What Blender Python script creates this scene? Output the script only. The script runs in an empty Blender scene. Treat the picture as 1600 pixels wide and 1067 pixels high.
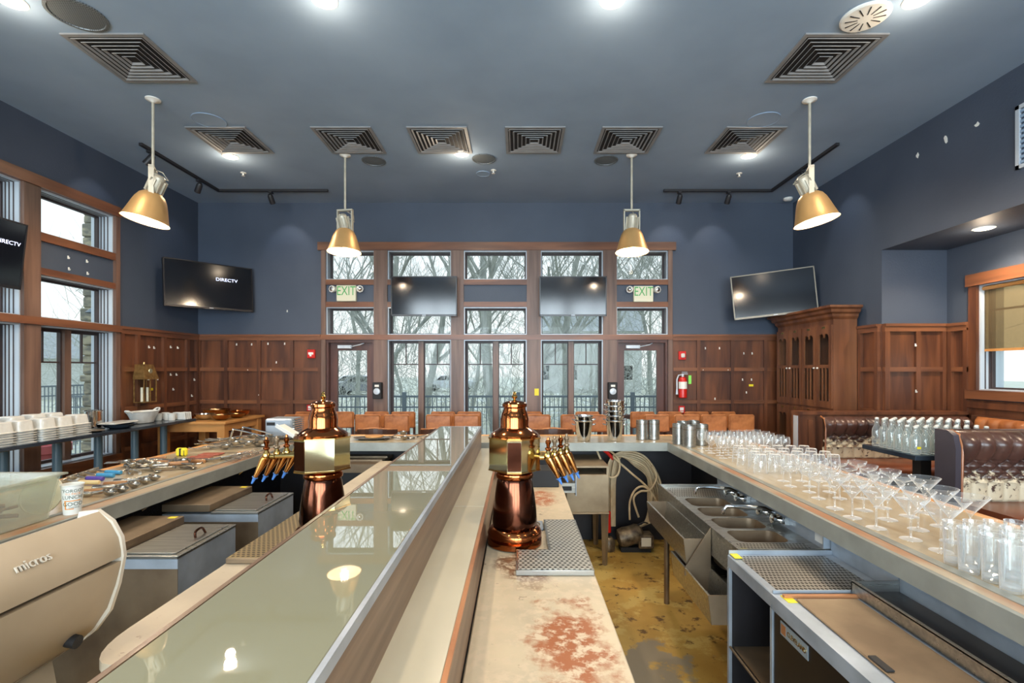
import bpy, math, random
from mathutils import Matrix, Vector
PI = math.pi
random.seed(7)
sc = bpy.context.scene
COL = sc.collection

# ---------------------------------------------------------------- camera, world, exposure
EYE = 1.72
cam_data = bpy.data.cameras.new('camera')
cam_data.sensor_width = 36.0
cam_data.lens = 36.0 * 780 / 1600
cam_data.shift_x = -10 / 1600
cam_data.shift_y = 43.5 / 1600
cam_data.clip_start = 0.05
cam_data.clip_end = 400
camera = bpy.data.objects.new('camera', cam_data)
COL.objects.link(camera)
camera.location = (0, 0, EYE)
camera.rotation_euler = (PI / 2, 0, 0)
sc.camera = camera

world = bpy.data.worlds.new('overcast_sky')
sc.world = world
world.use_nodes = True
wn = world.node_tree.nodes; wl = world.node_tree.links
bg = wn['Background']
tc = wn.new('ShaderNodeTexCoord'); sx = wn.new('ShaderNodeSeparateXYZ'); cr = wn.new('ShaderNodeValToRGB')
wl.new(tc.outputs['Generated'], sx.inputs[0]); wl.new(sx.outputs['Z'], cr.inputs[0]); wl.new(cr.outputs[0], bg.inputs[0])
cr.color_ramp.elements[0].position = 0.0; cr.color_ramp.elements[0].color = (0.74, 0.75, 0.73, 1)
cr.color_ramp.elements[1].position = 0.7; cr.color_ramp.elements[1].color = (0.66, 0.80, 0.95, 1)
bg.inputs[1].default_value = 1.15

sc.view_settings.view_transform = 'Standard'
sc.view_settings.look = 'None'
sc.view_settings.gamma = 1.0
sc.view_settings.use_curve_mapping = False
sc.view_settings.exposure = 0.62
sc.cycles.max_bounces = 7
sc.cycles.diffuse_bounces = 4
sc.cycles.glossy_bounces = 4
sc.cycles.transmission_bounces = 6
sc.cycles.transparent_max_bounces = 24
sc.cycles.caustics_reflective = False
sc.cycles.caustics_refractive = False
sc.cycles.sample_clamp_indirect = 3.0
sc.cycles.use_denoising = True

DAY = (0.80, 0.90, 1.0)
for _n, _loc, _rot, _sx, _sy, _w in (('added_daylight_fill_rear', (-.3, -4.4, 2.0), (PI / 2, 0, 0), 7.4, 2.7, 820.0),  # area lights added out of view as sky fill from behind the camera
                                     ('added_daylight_fill_side', (-5.0, -1.9, 2.0), (PI / 2, 0, -PI / 2), 3.6, 2.6, 260.0)):
    _l = bpy.data.lights.new(_n, 'AREA'); _l.shape = 'RECTANGLE'; _l.size = _sx; _l.size_y = _sy; _l.energy = _w; _l.color = DAY
    _o = bpy.data.objects.new(_n, _l); COL.objects.link(_o); _o.location = _loc; _o.rotation_euler = _rot
DOWNLIGHT_W = 48.0
GLOW_W = 3.2
PENDANT_W = 30.0
TRACK_W = 4.0

# ---------------------------------------------------------------- materials
def lin(c):
    return tuple(((v / 255) / 12.92 if v / 255 <= 0.04045 else (((v / 255) + 0.055) / 1.055) ** 2.4) for v in c) + (1.0,)

_mats = {}
def mat(name, c1, c2=None, scale=(4, 4, 4), detail=4, rough=0.5, metal=0.0, bump=0.0, lo=0.35, hi=0.65, spec=0.5,
        emit=None, estr=0.0, coat=0.0, rvar=0.0, dist=0.0, bscale=None):
    m = bpy.data.materials.new(name); m.use_nodes = True
    nt = m.node_tree; b = nt.nodes['Principled BSDF']
    b.inputs['Base Color'].default_value = lin(c1)
    b.inputs['Roughness'].default_value = rough
    b.inputs['Metallic'].default_value = metal
    b.inputs['Specular IOR Level'].default_value = spec
    b.inputs['Coat Weight'].default_value = coat
    b.inputs['Coat Roughness'].default_value = 0.08
    if emit:
        b.inputs['Emission Color'].default_value = lin(emit)
        b.inputs['Emission Strength'].default_value = estr
    t = nt.nodes.new('ShaderNodeTexCoord'); mp = nt.nodes.new('ShaderNodeMapping')
    mp.inputs['Scale'].default_value = scale
    nt.links.new(t.outputs['Object'], mp.inputs[0])
    n = nt.nodes.new('ShaderNodeTexNoise'); n.inputs['Scale'].default_value = 1.0; n.inputs['Detail'].default_value = detail
    n.inputs['Distortion'].default_value = dist
    nt.links.new(mp.outputs[0], n.inputs['Vector'])
    if c2:
        r = nt.nodes.new('ShaderNodeValToRGB')
        r.color_ramp.elements[0].position = lo; r.color_ramp.elements[0].color = lin(c1)
        r.color_ramp.elements[1].position = hi; r.color_ramp.elements[1].color = lin(c2)
        nt.links.new(n.outputs['Fac'], r.inputs[0]); nt.links.new(r.outputs[0], b.inputs['Base Color'])
    if rvar:
        mr = nt.nodes.new('ShaderNodeMapRange')
        mr.inputs[3].default_value = max(0, rough - rvar); mr.inputs[4].default_value = min(1, rough + rvar)
        nt.links.new(n.outputs['Fac'], mr.inputs[0]); nt.links.new(mr.outputs[0], b.inputs['Roughness'])
    if bump:
        bn = nt.nodes.new('ShaderNodeBump'); bn.inputs['Strength'].default_value = bump; bn.inputs['Distance'].default_value = 0.01
        src = n
        if bscale:
            src = nt.nodes.new('ShaderNodeTexNoise'); src.inputs['Scale'].default_value = bscale; src.inputs['Detail'].default_value = 3
            nt.links.new(t.outputs['Object'], src.inputs['Vector'])
        nt.links.new(src.outputs['Fac'], bn.inputs['Height']); nt.links.new(bn.outputs[0], b.inputs['Normal'])
    _mats[name] = m
    return m

def stained(name, base, base2, stains, rough=0.5, scale=3.0, metal=0.0, bump=0.0):
    """base noise colour plus a list of stain layers (colour, noise scale, threshold, softness, centre or None, radius)."""
    m = mat(name, base, base2, scale=(scale,) * 3, detail=8, rough=rough, metal=metal, bump=bump)
    nt = m.node_tree; b = nt.nodes['Principled BSDF']
    cur = b.inputs['Base Color'].links[0].from_socket
    t = nt.nodes.new('ShaderNodeTexCoord')
    for (c, s, th, soft, cen, rad) in stains:
        n = nt.nodes.new('ShaderNodeTexNoise'); n.inputs['Scale'].default_value = s; n.inputs['Detail'].default_value = 9
        n.inputs['Roughness'].default_value = 0.65
        nt.links.new(t.outputs['Object'], n.inputs['Vector'])
        val = n.outputs['Fac']
        if cen is not None:
            mp = nt.nodes.new('ShaderNodeMapping'); mp.vector_type = 'POINT'
            mp.inputs['Location'].default_value = [-cen[i] / rad[i] for i in range(3)]
            mp.inputs['Scale'].default_value = [1 / rad[i] for i in range(3)]
            nt.links.new(t.outputs['Object'], mp.inputs[0])
            ln = nt.nodes.new('ShaderNodeVectorMath'); ln.operation = 'LENGTH'; nt.links.new(mp.outputs[0], ln.inputs[0])
            ma = nt.nodes.new('ShaderNodeMath'); ma.operation = 'MULTIPLY_ADD'; ma.inputs[1].default_value = -0.42; ma.inputs[2].default_value = 0.42
            nt.links.new(ln.outputs['Value'], ma.inputs[0])
            ad = nt.nodes.new('ShaderNodeMath'); ad.operation = 'ADD'; nt.links.new(ma.outputs[0], ad.inputs[0]); nt.links.new(val, ad.inputs[1])
            val = ad.outputs[0]
        r = nt.nodes.new('ShaderNodeMapRange'); r.inputs[1].default_value = th - soft; r.inputs[2].default_value = th + soft
        nt.links.new(val, r.inputs[0])
        mx = nt.nodes.new('ShaderNodeMix'); mx.data_type = 'RGBA'
        nt.links.new(r.outputs[0], mx.inputs[0]); nt.links.new(cur, mx.inputs[6]); mx.inputs[7].default_value = lin(c)
        cur = mx.outputs[2]
    nt.links.new(cur, b.inputs['Base Color'])
    return m

def dotted(name, base, dark, sx_, sy_, rad, rough=0.3, metal=0.9, shift=True):
    """a sheet perforated by a regular pattern of holes"""
    m = mat(name, base, None, rough=rough, metal=metal)
    nt = m.node_tree; b = nt.nodes['Principled BSDF']
    t = nt.nodes.new('ShaderNodeTexCoord'); s = nt.nodes.new('ShaderNodeSeparateXYZ'); nt.links.new(t.outputs['Object'], s.inputs[0])
    def M(op, a, bb=None, c=None):
        n = nt.nodes.new('ShaderNodeMath'); n.operation = op
        for i, v in enumerate((a, bb, c)):
            if v is None: continue
            if isinstance(v, (int, float)): n.inputs[i].default_value = v
            else: nt.links.new(v, n.inputs[i])
        return n.outputs[0]
    yy = M('MULTIPLY', s.outputs[1], sy_)
    row = M('FLOOR', yy)
    off = M('MULTIPLY', M('MODULO', row, 2.0), 0.5 if shift else 0.0)
    xx = M('ADD', M('MULTIPLY', s.outputs[0], sx_), off)
    fx = M('SUBTRACT', M('FRACT', xx), 0.5); fy = M('SUBTRACT', M('FRACT', yy), 0.5)
    d = M('SQRT', M('ADD', M('MULTIPLY', fx, fx), M('MULTIPLY', fy, fy)))
    k = M('LESS_THAN', d, rad)
    mx = nt.nodes.new('ShaderNodeMix'); mx.data_type = 'RGBA'; nt.links.new(k, mx.inputs[0])
    mx.inputs[6].default_value = lin(base); mx.inputs[7].default_value = lin(dark)
    nt.links.new(mx.outputs[2], b.inputs['Base Color'])
    return m

def thin_glass(name, tint=(255, 255, 255), refl=0.12, edge=0.5, rough=0.0, body=0.0, bodyc=(230, 235, 235), glintw=0.0, pwr=4.5):
    m = bpy.data.materials.new(name); m.use_nodes = True
    nt = m.node_tree; nt.nodes.clear()
    o = nt.nodes.new('ShaderNodeOutputMaterial'); tr = nt.nodes.new('ShaderNodeBsdfTransparent'); gl = nt.nodes.new('ShaderNodeBsdfGlossy')
    tr.inputs[0].default_value = lin(tint); gl.inputs['Roughness'].default_value = rough
    lw = nt.nodes.new('ShaderNodeLayerWeight'); lw.inputs[0].default_value = 0.5
    pw = nt.nodes.new('ShaderNodeMath'); pw.operation = 'POWER'; pw.inputs[1].default_value = pwr
    nt.links.new(lw.outputs['Facing'], pw.inputs[0])
    mr = nt.nodes.new('ShaderNodeMapRange'); mr.inputs[3].default_value = refl; mr.inputs[4].default_value = edge
    nt.links.new(pw.outputs[0], mr.inputs[0])
    mx = nt.nodes.new('ShaderNodeMixShader'); nt.links.new(mr.outputs[0], mx.inputs[0])
    nt.links.new(tr.outputs[0], mx.inputs[1]); nt.links.new(gl.outputs[0], mx.inputs[2])
    last = mx.outputs[0]
    if glintw:  # white diffuse outline painted in for bright reflections on the glass edges
        df0 = nt.nodes.new('ShaderNodeBsdfDiffuse'); df0.inputs[0].default_value = lin((245, 248, 250))
        mr2 = nt.nodes.new('ShaderNodeMapRange'); mr2.inputs[3].default_value = 0.045; mr2.inputs[4].default_value = glintw
        nt.links.new(pw.outputs[0], mr2.inputs[0])
        m0 = nt.nodes.new('ShaderNodeMixShader'); nt.links.new(mr2.outputs[0], m0.inputs[0])
        nt.links.new(last, m0.inputs[1]); nt.links.new(df0.outputs[0], m0.inputs[2]); last = m0.outputs[0]
    if body:
        df = nt.nodes.new('ShaderNodeBsdfDiffuse'); df.inputs[0].default_value = lin(bodyc)
        m2 = nt.nodes.new('ShaderNodeMixShader'); m2.inputs[0].default_value = body
        nt.links.new(last, m2.inputs[1]); nt.links.new(df.outputs[0], m2.inputs[2]); last = m2.outputs[0]
    nt.links.new(last, o.inputs[0])
    return m

CEIL = mat('ceiling_paint', (142, 164, 188), (132, 154, 178), rough=0.75, scale=(1.5, 1.5, 1.5))
NAVY = mat('navy_wall_paint', (66, 76, 92), (60, 70, 86), rough=0.55, scale=(1.5, 1.5, 1.5), bump=0.15, bscale=60)
WOOD = mat('stained_oak', (72, 42, 29), (112, 68, 43), scale=(9, 9, 1.1), detail=6, rough=0.38, bump=0.1, dist=0.5)
WOODH = mat('stained_oak_rail', (90, 54, 36), (126, 80, 52), scale=(1.2, 1.2, 10), detail=6, rough=0.36, bump=0.1, dist=0.5)
WOODT = mat('oak_window_trim', (86, 64, 54), (120, 92, 78), scale=(12, 12, 1.0), detail=6, rough=0.42, bump=0.08)
WOODD = mat('dark_door_wood', (70, 42, 36), (92, 56, 46), scale=(10, 10, 1.2), rough=0.4)
CABW = mat('cabinet_oak', (88, 54, 36), (124, 80, 52), scale=(9, 9, 1.0), detail=6, rough=0.32, bump=0.08)
WOODL = mat('light_maple', (176, 122, 66), (204, 150, 90), scale=(3, 3, 3), detail=5, rough=0.4)
JAMB = mat('grey_metal_jamb', (196, 204, 212), (180, 190, 200), rough=0.4, metal=0.2, scale=(20, 20, 1))
MUNT = mat('dark_muntin', (58, 46, 46), rough=0.5)
GLASSW = thin_glass('window_glass', (250, 253, 253), 0.005, 0.25)
STEEL = mat('brushed_steel', (186, 186, 180), (160, 160, 156), scale=(2, 60, 60), detail=2, rough=0.3, metal=0.95, rvar=0.08)
STEELB = mat('worn_steel_blue_reflection', (176, 188, 200), (148, 158, 168), scale=(5, 5, 5), detail=6, rough=0.36, metal=0.4, rvar=0.1)  # reflected daylight painted in as a pale blue tint
STEELD = mat('dull_tan_steel', (150, 132, 108), (120, 102, 82), scale=(4, 4, 4), detail=6, rough=0.42, metal=0.7)
CHROME = mat('polished_chrome', (225, 225, 222), rough=0.09, metal=1.0)
TANMET = mat('metal_of_work_stand', (168, 150, 122), (148, 130, 104), scale=(6, 6, 6), detail=5, rough=0.42, metal=0.55)
COPPER = mat('polished_copper', (176, 104, 58), (150, 84, 46), scale=(3, 3, 3), rough=0.12, metal=1.0)
COPPERD = mat('dark_copper', (98, 58, 42), (74, 44, 34), scale=(5, 5, 5), rough=0.14, metal=1.0)
BRASS = mat('polished_brass', (206, 170, 104), (190, 152, 88), scale=(3, 3, 3), rough=0.14, metal=1.0)
MIRROR = mat('pale_gold_mirror', (206, 196, 158), rough=0.1, metal=1.0)
GOLDSH = mat('gold_lamp_shade', (206, 164, 108), (192, 150, 94), scale=(3, 3, 3), rough=0.42, metal=0.45)
SHADEIN = mat('white_shade_inside_glow', (232, 224, 206), rough=0.6, emit=(255, 228, 190), estr=0.1)  # weak emission stands in for lamplight on the shade lining
LAMPGR = mat('cast_lamp_grey', (196, 190, 172), (176, 170, 154), scale=(9, 9, 9), rough=0.45, metal=0.3)
BLACK = mat('matt_black', (22, 22, 24), rough=0.6)
BLACKG = mat('black_gloss_screen', (14, 17, 24), rough=0.12, spec=0.6)
TVF = mat('tv_bezel', (26, 26, 30), rough=0.3)
DARKP = mat('black_bar_panel', (26, 25, 28), (38, 37, 42), scale=(3, 3, 3), rough=0.5)
GRANITE = mat('speckled_black_laminate', (22, 24, 32), (96, 104, 120), scale=(220, 220, 220), detail=2, rough=0.4, lo=0.6, hi=0.72)
WHITE = mat('white_paint', (228, 228, 222), rough=0.5)
WHITEC = mat('white_ceramic', (224, 224, 218), (206, 204, 196), scale=(12, 12, 12), rough=0.18)
CREAM = mat('cream_plastic', (226, 216, 192), rough=0.45)
RED = mat('red_enamel', (196, 34, 26), rough=0.3)
YELLOW = mat('yellow_sticker', (232, 214, 40), rough=0.5)
GREENL = mat('exit_green', (70, 150, 80), rough=0.5, emit=(70, 160, 80), estr=0.15)
SIGNF = mat('exit_face', (216, 214, 190), rough=0.45)
ORANGE = mat('tan_orange_leather', (184, 120, 72), (146, 88, 50), scale=(14, 14, 14), detail=6, rough=0.34, bump=0.1, lo=0.4, hi=0.75)
DKWOOD = mat('dark_stool_wood', (66, 42, 32), (84, 54, 40), scale=(8, 8, 2), rough=0.4)
TRACK = mat('black_track', (32, 32, 36), rough=0.5)
VENT = mat('dark_grey_vent', (146, 148, 150), (128, 130, 132), rough=0.5, metal=0.2)
VENTD = mat('vent_throat', (30, 30, 33), rough=0.8)
GRILLE = dotted('speaker_grille', (112, 120, 124), (70, 74, 78), 90, 90, 0.3, rough=0.5, metal=0.3)
LED = mat('lit_lens', (255, 240, 215), rough=0.4, emit=(255, 232, 196), estr=14)
SPOTL = mat('lit_spot_lens', (240, 240, 255), rough=0.4, emit=(214, 220, 255), estr=6)
GREENTOP = mat('sage_glass_top', (154, 152, 128), (146, 145, 120), scale=(1.2, 1.2, 1.2), rough=0.02, spec=0.85, coat=1.0)
GREENTOP.node_tree.nodes['Principled BSDF'].inputs['Coat Roughness'].default_value = 0.008
LEDGE = mat('cream_ledge', (204, 196, 172), (192, 184, 160), scale=(2, 2, 2), rough=0.22, spec=0.5)
WALNUT = mat('walnut_side', (92, 68, 52), (124, 98, 78), scale=(40, 1.5, 40), detail=6, rough=0.32)
COPEDGE = mat('copper_coloured_edge', (186, 130, 88), (164, 110, 72), scale=(4, 4, 4), rough=0.35, metal=0.4)
BARTOP = mat('tan_stone_bar_top', (196, 182, 154), (170, 152, 122), scale=(7, 3, 7), detail=9, rough=0.13, dist=0.6, lo=0.4, hi=0.7)
BARSTEEL = mat('zinc_bar_edge', (158, 160, 152), (140, 142, 134), scale=(6, 6, 6), detail=6, rough=0.4, metal=0.35)
RUST = mat('rusty_copper_strip', (172, 122, 86), (184, 170, 146), scale=(8, 2.0, 8), detail=7, rough=0.38, metal=0.25, lo=0.4, hi=0.62)
WORKTOP = stained('worn_work_top', (206, 190, 160), (190, 176, 150), [
    ((160, 96, 60), 11.0, 0.64, 0.10, (0.17 + .45, 1.5 - 2.3, 0.9), (0.15, 0.36, 1.0)),
    ((168, 100, 64), 13.0, 0.64, 0.09, (0.13 + .45, 3.2 - 2.3, 0.9), (0.14, 0.28, 1.0)),
    ((126, 92, 66), 13.0, 0.66, 0.06, (0.02 + .45, 2.1 - 2.3, 0.9), (0.2, 0.25, 1.0)),
    ((208, 190, 162), 26.0, 0.54, 0.06, None, None), ((120, 104, 86), 14.0, 0.68, 0.04, None, None)], rough=0.42, scale=4)
SIDETOP = stained('worn_left_top', (200, 186, 162), (182, 168, 146), [
    ((150, 92, 60), 9.0, 0.62, 0.06, (-0.75 + .45, 1.85 - 2.3, 0.9), (0.14, 0.4, 1.0)),
    ((140, 118, 98), 26.0, 0.67, 0.03, None, None)], rough=0.4, scale=4)
FLOORM = stained('ochre_concrete', (202, 164, 84), (176, 136, 62), [
    ((206, 176, 100), 3.4, 0.56, 0.03, None, None),
    ((108, 78, 42), 8.0, 0.60, 0.03, None, None),
    ((70, 48, 28), 14.0, 0.66, 0.02, None, None),
    ((150, 136, 112), 4.2, 0.66, 0.03, (0.75, 2.5, 0), (0.5, 0.9, 1.0))], rough=0.5, scale=2.5)
FLOORD = mat('dark_plank_floor', (74, 52, 38), (98, 70, 52), scale=(14, 1.2, 3), rough=0.4)
LEATHER = stained('worn_brown_leather', (84, 58, 50), (60, 42, 38), [
    ((208, 194, 166), 16.0, 0.60, 0.04, (0, 0, 0.52), (50.0, 50.0, 0.17)), ((74, 52, 44), 34.0, 0.60, 0.03, None, None)], rough=0.28, scale=5)
LEATHERS = mat('brown_seat_leather', (122, 66, 40), (88, 48, 34), scale=(4, 4, 4), rough=0.3)
LEATHERO = mat('orange_brown_leather', (166, 104, 60), (128, 76, 44), scale=(6, 6, 6), rough=0.32)
DRIP = dotted('perforated_drip_tray', (196, 194, 184), (52, 48, 40), 46, 46, 0.30, rough=0.3, metal=0.45)
DRIPT = dotted('perforated_tan_tray', (176, 158, 120), (62, 52, 36), 46, 46, 0.33, rough=0.35, metal=0.7)
DRAINB = dotted('drainboard_perforation', (170, 168, 160), (56, 50, 42), 60, 38, 0.34, rough=0.3, metal=0.75)
PLASTIC = thin_glass('milky_plastic', (235, 236, 226), 0.05, 0.3, 0.15, body=0.26, bodyc=(222, 220, 206))
GLASS = thin_glass('clear_glass', (254, 255, 255), 0.07, 0.95, 0.02, glintw=0.9, pwr=2.6)
BOTTLE = thin_glass('bottle_glass', (246, 250, 249), 0.08, 0.9, 0.03, body=0.05, bodyc=(228, 238, 234), glintw=0.5, pwr=2.6)
BLIND = thin_glass('roller_blind_mesh', (196, 184, 158), 0.0, 0.0, 0.5, body=0.16, bodyc=(180, 164, 134))
HOSE = mat('beige_hose', (206, 186, 150), (176, 152, 116), scale=(9, 9, 9), rough=0.4)
PINK = mat('pink_planter', (216, 120, 124), rough=0.6)

# ---------------------------------------------------------------- mesh helpers
class MB:
    def __init__(self, M=None):
        self.v = []; self.f = []; self.mi = []; self.M = M; self.cur = 0
    def add(self, vs, fs):
        b = len(self.v)
        if self.M is not None:
            M = self.M; vs = [tuple(M @ Vector(p)) for p in vs]
        self.v += vs; self.f += [tuple(b + i for i in f) for f in fs]; self.mi += [self.cur] * len(fs)
        return self
    def box(self, x0, x1, y0, y1, z0, z1):
        if x0 > x1: x0, x1 = x1, x0
        if y0 > y1: y0, y1 = y1, y0
        if z0 > z1: z0, z1 = z1, z0
        return self.add([(x0, y0, z0), (x1, y0, z0), (x1, y1, z0), (x0, y1, z0), (x0, y0, z1), (x1, y0, z1), (x1, y1, z1), (x0, y1, z1)],
                 [(0, 3, 2, 1), (4, 5, 6, 7), (0, 1, 5, 4), (1, 2, 6, 5), (2, 3, 7, 6), (3, 0, 4, 7)])
    def rbox(self, x0, x1, y0, y1, z0, z1, b=0.005):
        """box with chamfered edges"""
        b = min(b, (x1 - x0) / 2.1, (y1 - y0) / 2.1, (z1 - z0) / 2.1)
        vs = []; idx = {}
        for sx_ in (0, 1):
            for sy_ in (0, 1):
                for sz_ in (0, 1):
                    X = (x0, x1)[sx_]; Y = (y0, y1)[sy_]; Z = (z0, z1)[sz_]
                    ix = X + (b if sx_ == 0 else -b); iy = Y + (b if sy_ == 0 else -b); iz = Z + (b if sz_ == 0 else -b)
                    for ax, p in (('x', (X, iy, iz)), ('y', (ix, Y, iz)), ('z', (ix, iy, Z))):
                        idx[(sx_, sy_, sz_, ax)] = len(vs); vs.append(p)
        I = lambda a, b_, c, ax: idx[(a, b_, c, ax)]
        fs = []
        for s in (0, 1):
            q = [I(s, 0, 0, 'x'), I(s, 1, 0, 'x'), I(s, 1, 1, 'x'), I(s, 0, 1, 'x')]; fs.append(q if s else q[::-1])
            q = [I(0, s, 0, 'y'), I(1, s, 0, 'y'), I(1, s, 1, 'y'), I(0, s, 1, 'y')]; fs.append(q[::-1] if s else q)
            q = [I(0, 0, s, 'z'), I(1, 0, s, 'z'), I(1, 1, s, 'z'), I(0, 1, s, 'z')]; fs.append(q if s else q[::-1])
        for a in (0, 1):
            for b_ in (0, 1):
                q = [I(a, b_, 0, 'x'), I(a, b_, 0, 'y'), I(a, b_, 1, 'y'), I(a, b_, 1, 'x')]; fs.append(q if (a + b_) % 2 else q[::-1])
                q = [I(a, 0, b_, 'x'), I(a, 0, b_, 'z'), I(a, 1, b_, 'z'), I(a, 1, b_, 'x')]; fs.append(q[::-1] if (a + b_) % 2 else q)
                q = [I(0, a, b_, 'y'), I(0, a, b_, 'z'), I(1, a, b_, 'z'), I(1, a, b_, 'y')]; fs.append(q if (a + b_) % 2 else q[::-1])
                for c in (0, 1):
                    q = [I(a, b_, c, 'x'), I(a, b_, c, 'y'), I(a, b_, c, 'z')]; fs.append(q if (a + b_ + c) % 2 else q[::-1])
        return self.add(vs, [tuple(f) for f in fs])
    def lathe(self, prof, c=(0, 0, 0), n=24, A=None, cap=True):
        vs = []; fs = []
        for (r, z) in prof:
            for k in range(n):
                a = 2 * PI * k / n; p = Vector((r * math.cos(a), r * math.sin(a), z))
                if A is not None: p = A @ p
                vs.append((p.x + c[0], p.y + c[1], p.z + c[2]))
        for i in range(len(prof) - 1):
            for k in range(n):
                k2 = (k + 1) % n
                fs.append((i * n + k, i * n + k2, (i + 1) * n + k2, (i + 1) * n + k))
        if cap:
            if prof[0][0] > 1e-5: fs.append(tuple(range(n))[::-1])
            if prof[-1][0] > 1e-5: fs.append(tuple(range((len(prof) - 1) * n, len(prof) * n)))
        return self.add(vs, fs)
    def cyl(self, c, r, h, n=20, r2=None):
        return self.lathe([(r, 0), (r2 if r2 is not None else r, h)], c, n)
    def tube(self, pts, r, n=8, close=False, cap=True):
        pts = [Vector(p) for p in pts]; m = len(pts)
        rs = r if isinstance(r, (list, tuple)) else [r] * m
        vs = []; prev = None
        for i, p in enumerate(pts):
            if close: d = pts[(i + 1) % m] - pts[i - 1]
            else: d = pts[min(i + 1, m - 1)] - pts[max(i - 1, 0)]
            if d.length < 1e-9: d = Vector((0, 0, 1))
            d.normalize()
            if prev is None:
                up = Vector((0, 0, 1)) if abs(d.z) < 0.9 else Vector((1, 0, 0))
                a = d.cross(up).normalized()
            else:
                a = prev - d * prev.dot(d)
                a = a.normalized() if a.length > 1e-6 else d.orthogonal().normalized()
            prev = a; b = d.cross(a)
            for k in range(n):
                t = 2 * PI * k / n
                q = p + (a * math.cos(t) + b * math.sin(t)) * rs[i]
                vs.append(tuple(q))
        fs = []
        for i in range(m if close else m - 1):
            j = (i + 1) % m
            for k in range(n):
                k2 = (k + 1) % n
                fs.append((i * n + k, i * n + k2, j * n + k2, j * n + k))
        if cap and not close:
            fs.append(tuple(range(n))[::-1]); fs.append(tuple(range((m - 1) * n, m * n)))
        return self.add(vs, fs)
    def prism(self, poly, z0, z1, axis='z'):
        """extrude a polygon; axis z: (x,y) polygon; axis y: (x,z) polygon extruded along y; axis x: (y,z) along x"""
        n = len(poly)
        def P(p, t):
            return (p[0], p[1], t) if axis == 'z' else ((p[0], t, p[1]) if axis == 'y' else (t, p[0], p[1]))
        vs = [P(p, z0) for p in poly] + [P(p, z1) for p in poly]
        area = sum(poly[i][0] * poly[(i + 1) % n][1] - poly[(i + 1) % n][0] * poly[i][1] for i in range(n))
        flip = (area < 0) ^ (axis == 'y')
        lo_ = tuple(range(n)); hi_ = tuple(range(n, 2 * n))
        fs = [lo_[::-1], hi_] + [(i, (i + 1) % n, n + (i + 1) % n, n + i) for i in range(n)]
        if flip: fs = [f[::-1] for f in fs]
        return self.add(vs, fs)
    def grid(self, P, nu, nv):
        """P(i,j) gives a point"""
        vs = [tuple(P(i, j)) for i in range(nu + 1) for j in range(nv + 1)]
        fs = [(i * (nv + 1) + j, (i + 1) * (nv + 1) + j, (i + 1) * (nv + 1) + j + 1, i * (nv + 1) + j + 1) for i in range(nu) for j in range(nv)]
        return self.add(vs, fs)
    def build(self, name, mats, parent=None, smooth=True, world=False, angle=35, kind=None, loc=None, label=None, cat=None, group=None, bevel=0):
        me = bpy.data.meshes.new(name)
        vs = self.v
        off = None
        if loc is not None: off = Vector(loc)
        elif world and parent is not None:
            off = Vector((0, 0, 0)); p = parent
            while p is not None: off += p.location; p = p.parent
        if off is not None: vs = [(a - off.x, b - off.y, c - off.z) for (a, b, c) in vs]
        me.from_pydata(vs, [], self.f)
        if not isinstance(mats, (list, tuple)): mats = [mats]
        for m in mats: me.materials.append(m)
        if len(mats) > 1: me.polygons.foreach_set('material_index', self.mi)
        if smooth:
            me.polygons.foreach_set('use_smooth', [True] * len(me.polygons))
            me.set_sharp_from_angle(angle=math.radians(angle))
        me.update()
        o = bpy.data.objects.new(name, me); COL.objects.link(o)
        if parent is not None: o.parent = parent
        if loc is not None: o.location = loc
        if bevel:
            bv = o.modifiers.new('edge', 'BEVEL'); bv.width = bevel; bv.segments = 2; bv.limit_method = 'ANGLE'
        tag(o, label, cat, group, kind)
        return o

def tag(o, label=None, cat=None, group=None, kind=None):
    if label: o['label'] = label
    if cat: o['category'] = cat
    if group: o['group'] = group
    if kind: o['kind'] = kind
    return o

def thing(name, label, cat, loc=(0, 0, 0), rz=0.0, group=None, kind=None):
    o = bpy.data.objects.new(name, None); COL.objects.link(o)
    o.location = loc; o.rotation_euler = (0, 0, rz); o.empty_display_size = 0.05
    return tag(o, label, cat, group, kind)

def dup(root, loc=None, rz=None, label=None, group=None, rot=None):
    def cp(o, parent):
        c = o.copy(); COL.objects.link(c)
        if parent is not None: c.parent = parent
        for ch in list(o.children): cp(ch, c)
        return c
    r = cp(root, None)
    if loc is not None: r.location = loc
    if rz is not None: r.rotation_euler = (0, 0, rz)
    if rot is not None: r.rotation_euler = rot
    if label: r['label'] = label
    if group: r['group'] = group
    return r

def frameM(o, u, v):
    """local (along wall, outward, up) to world"""
    u = Vector(u); v = Vector(v)
    return Matrix(((u.x, v.x, 0, o[0]), (u.y, v.y, 0, o[1]), (0, 0, 1, o[2]), (0, 0, 0, 1)))

def text(name, body, size, M, m, parent=None, ext=0.0008, align='CENTER', sx_=1.0):
    cu = bpy.data.curves.new('tmp', 'FONT'); cu.body = body; cu.size = size; cu.extrude = ext
    cu.align_x = align; cu.align_y = 'CENTER'; cu.resolution_u = 3
    tmp = bpy.data.objects.new('tmp', cu); me = bpy.data.meshes.new_from_object(tmp); bpy.data.objects.remove(tmp)
    me.name = name; me.materials.clear(); me.materials.append(m)
    o = bpy.data.objects.new(name, me); COL.objects.link(o)
    if parent is not None: o.parent = parent
    o.matrix_local = M @ Matrix.Diagonal((sx_, 1, 1, 1))
    return o

ORD = ['first', 'second', 'third', 'fourth', 'fifth', 'sixth', 'seventh', 'eighth', 'ninth', 'tenth', 'eleventh', 'twelfth', 'thirteenth', 'fourteenth', 'fifteenth', 'sixteenth']
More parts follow.
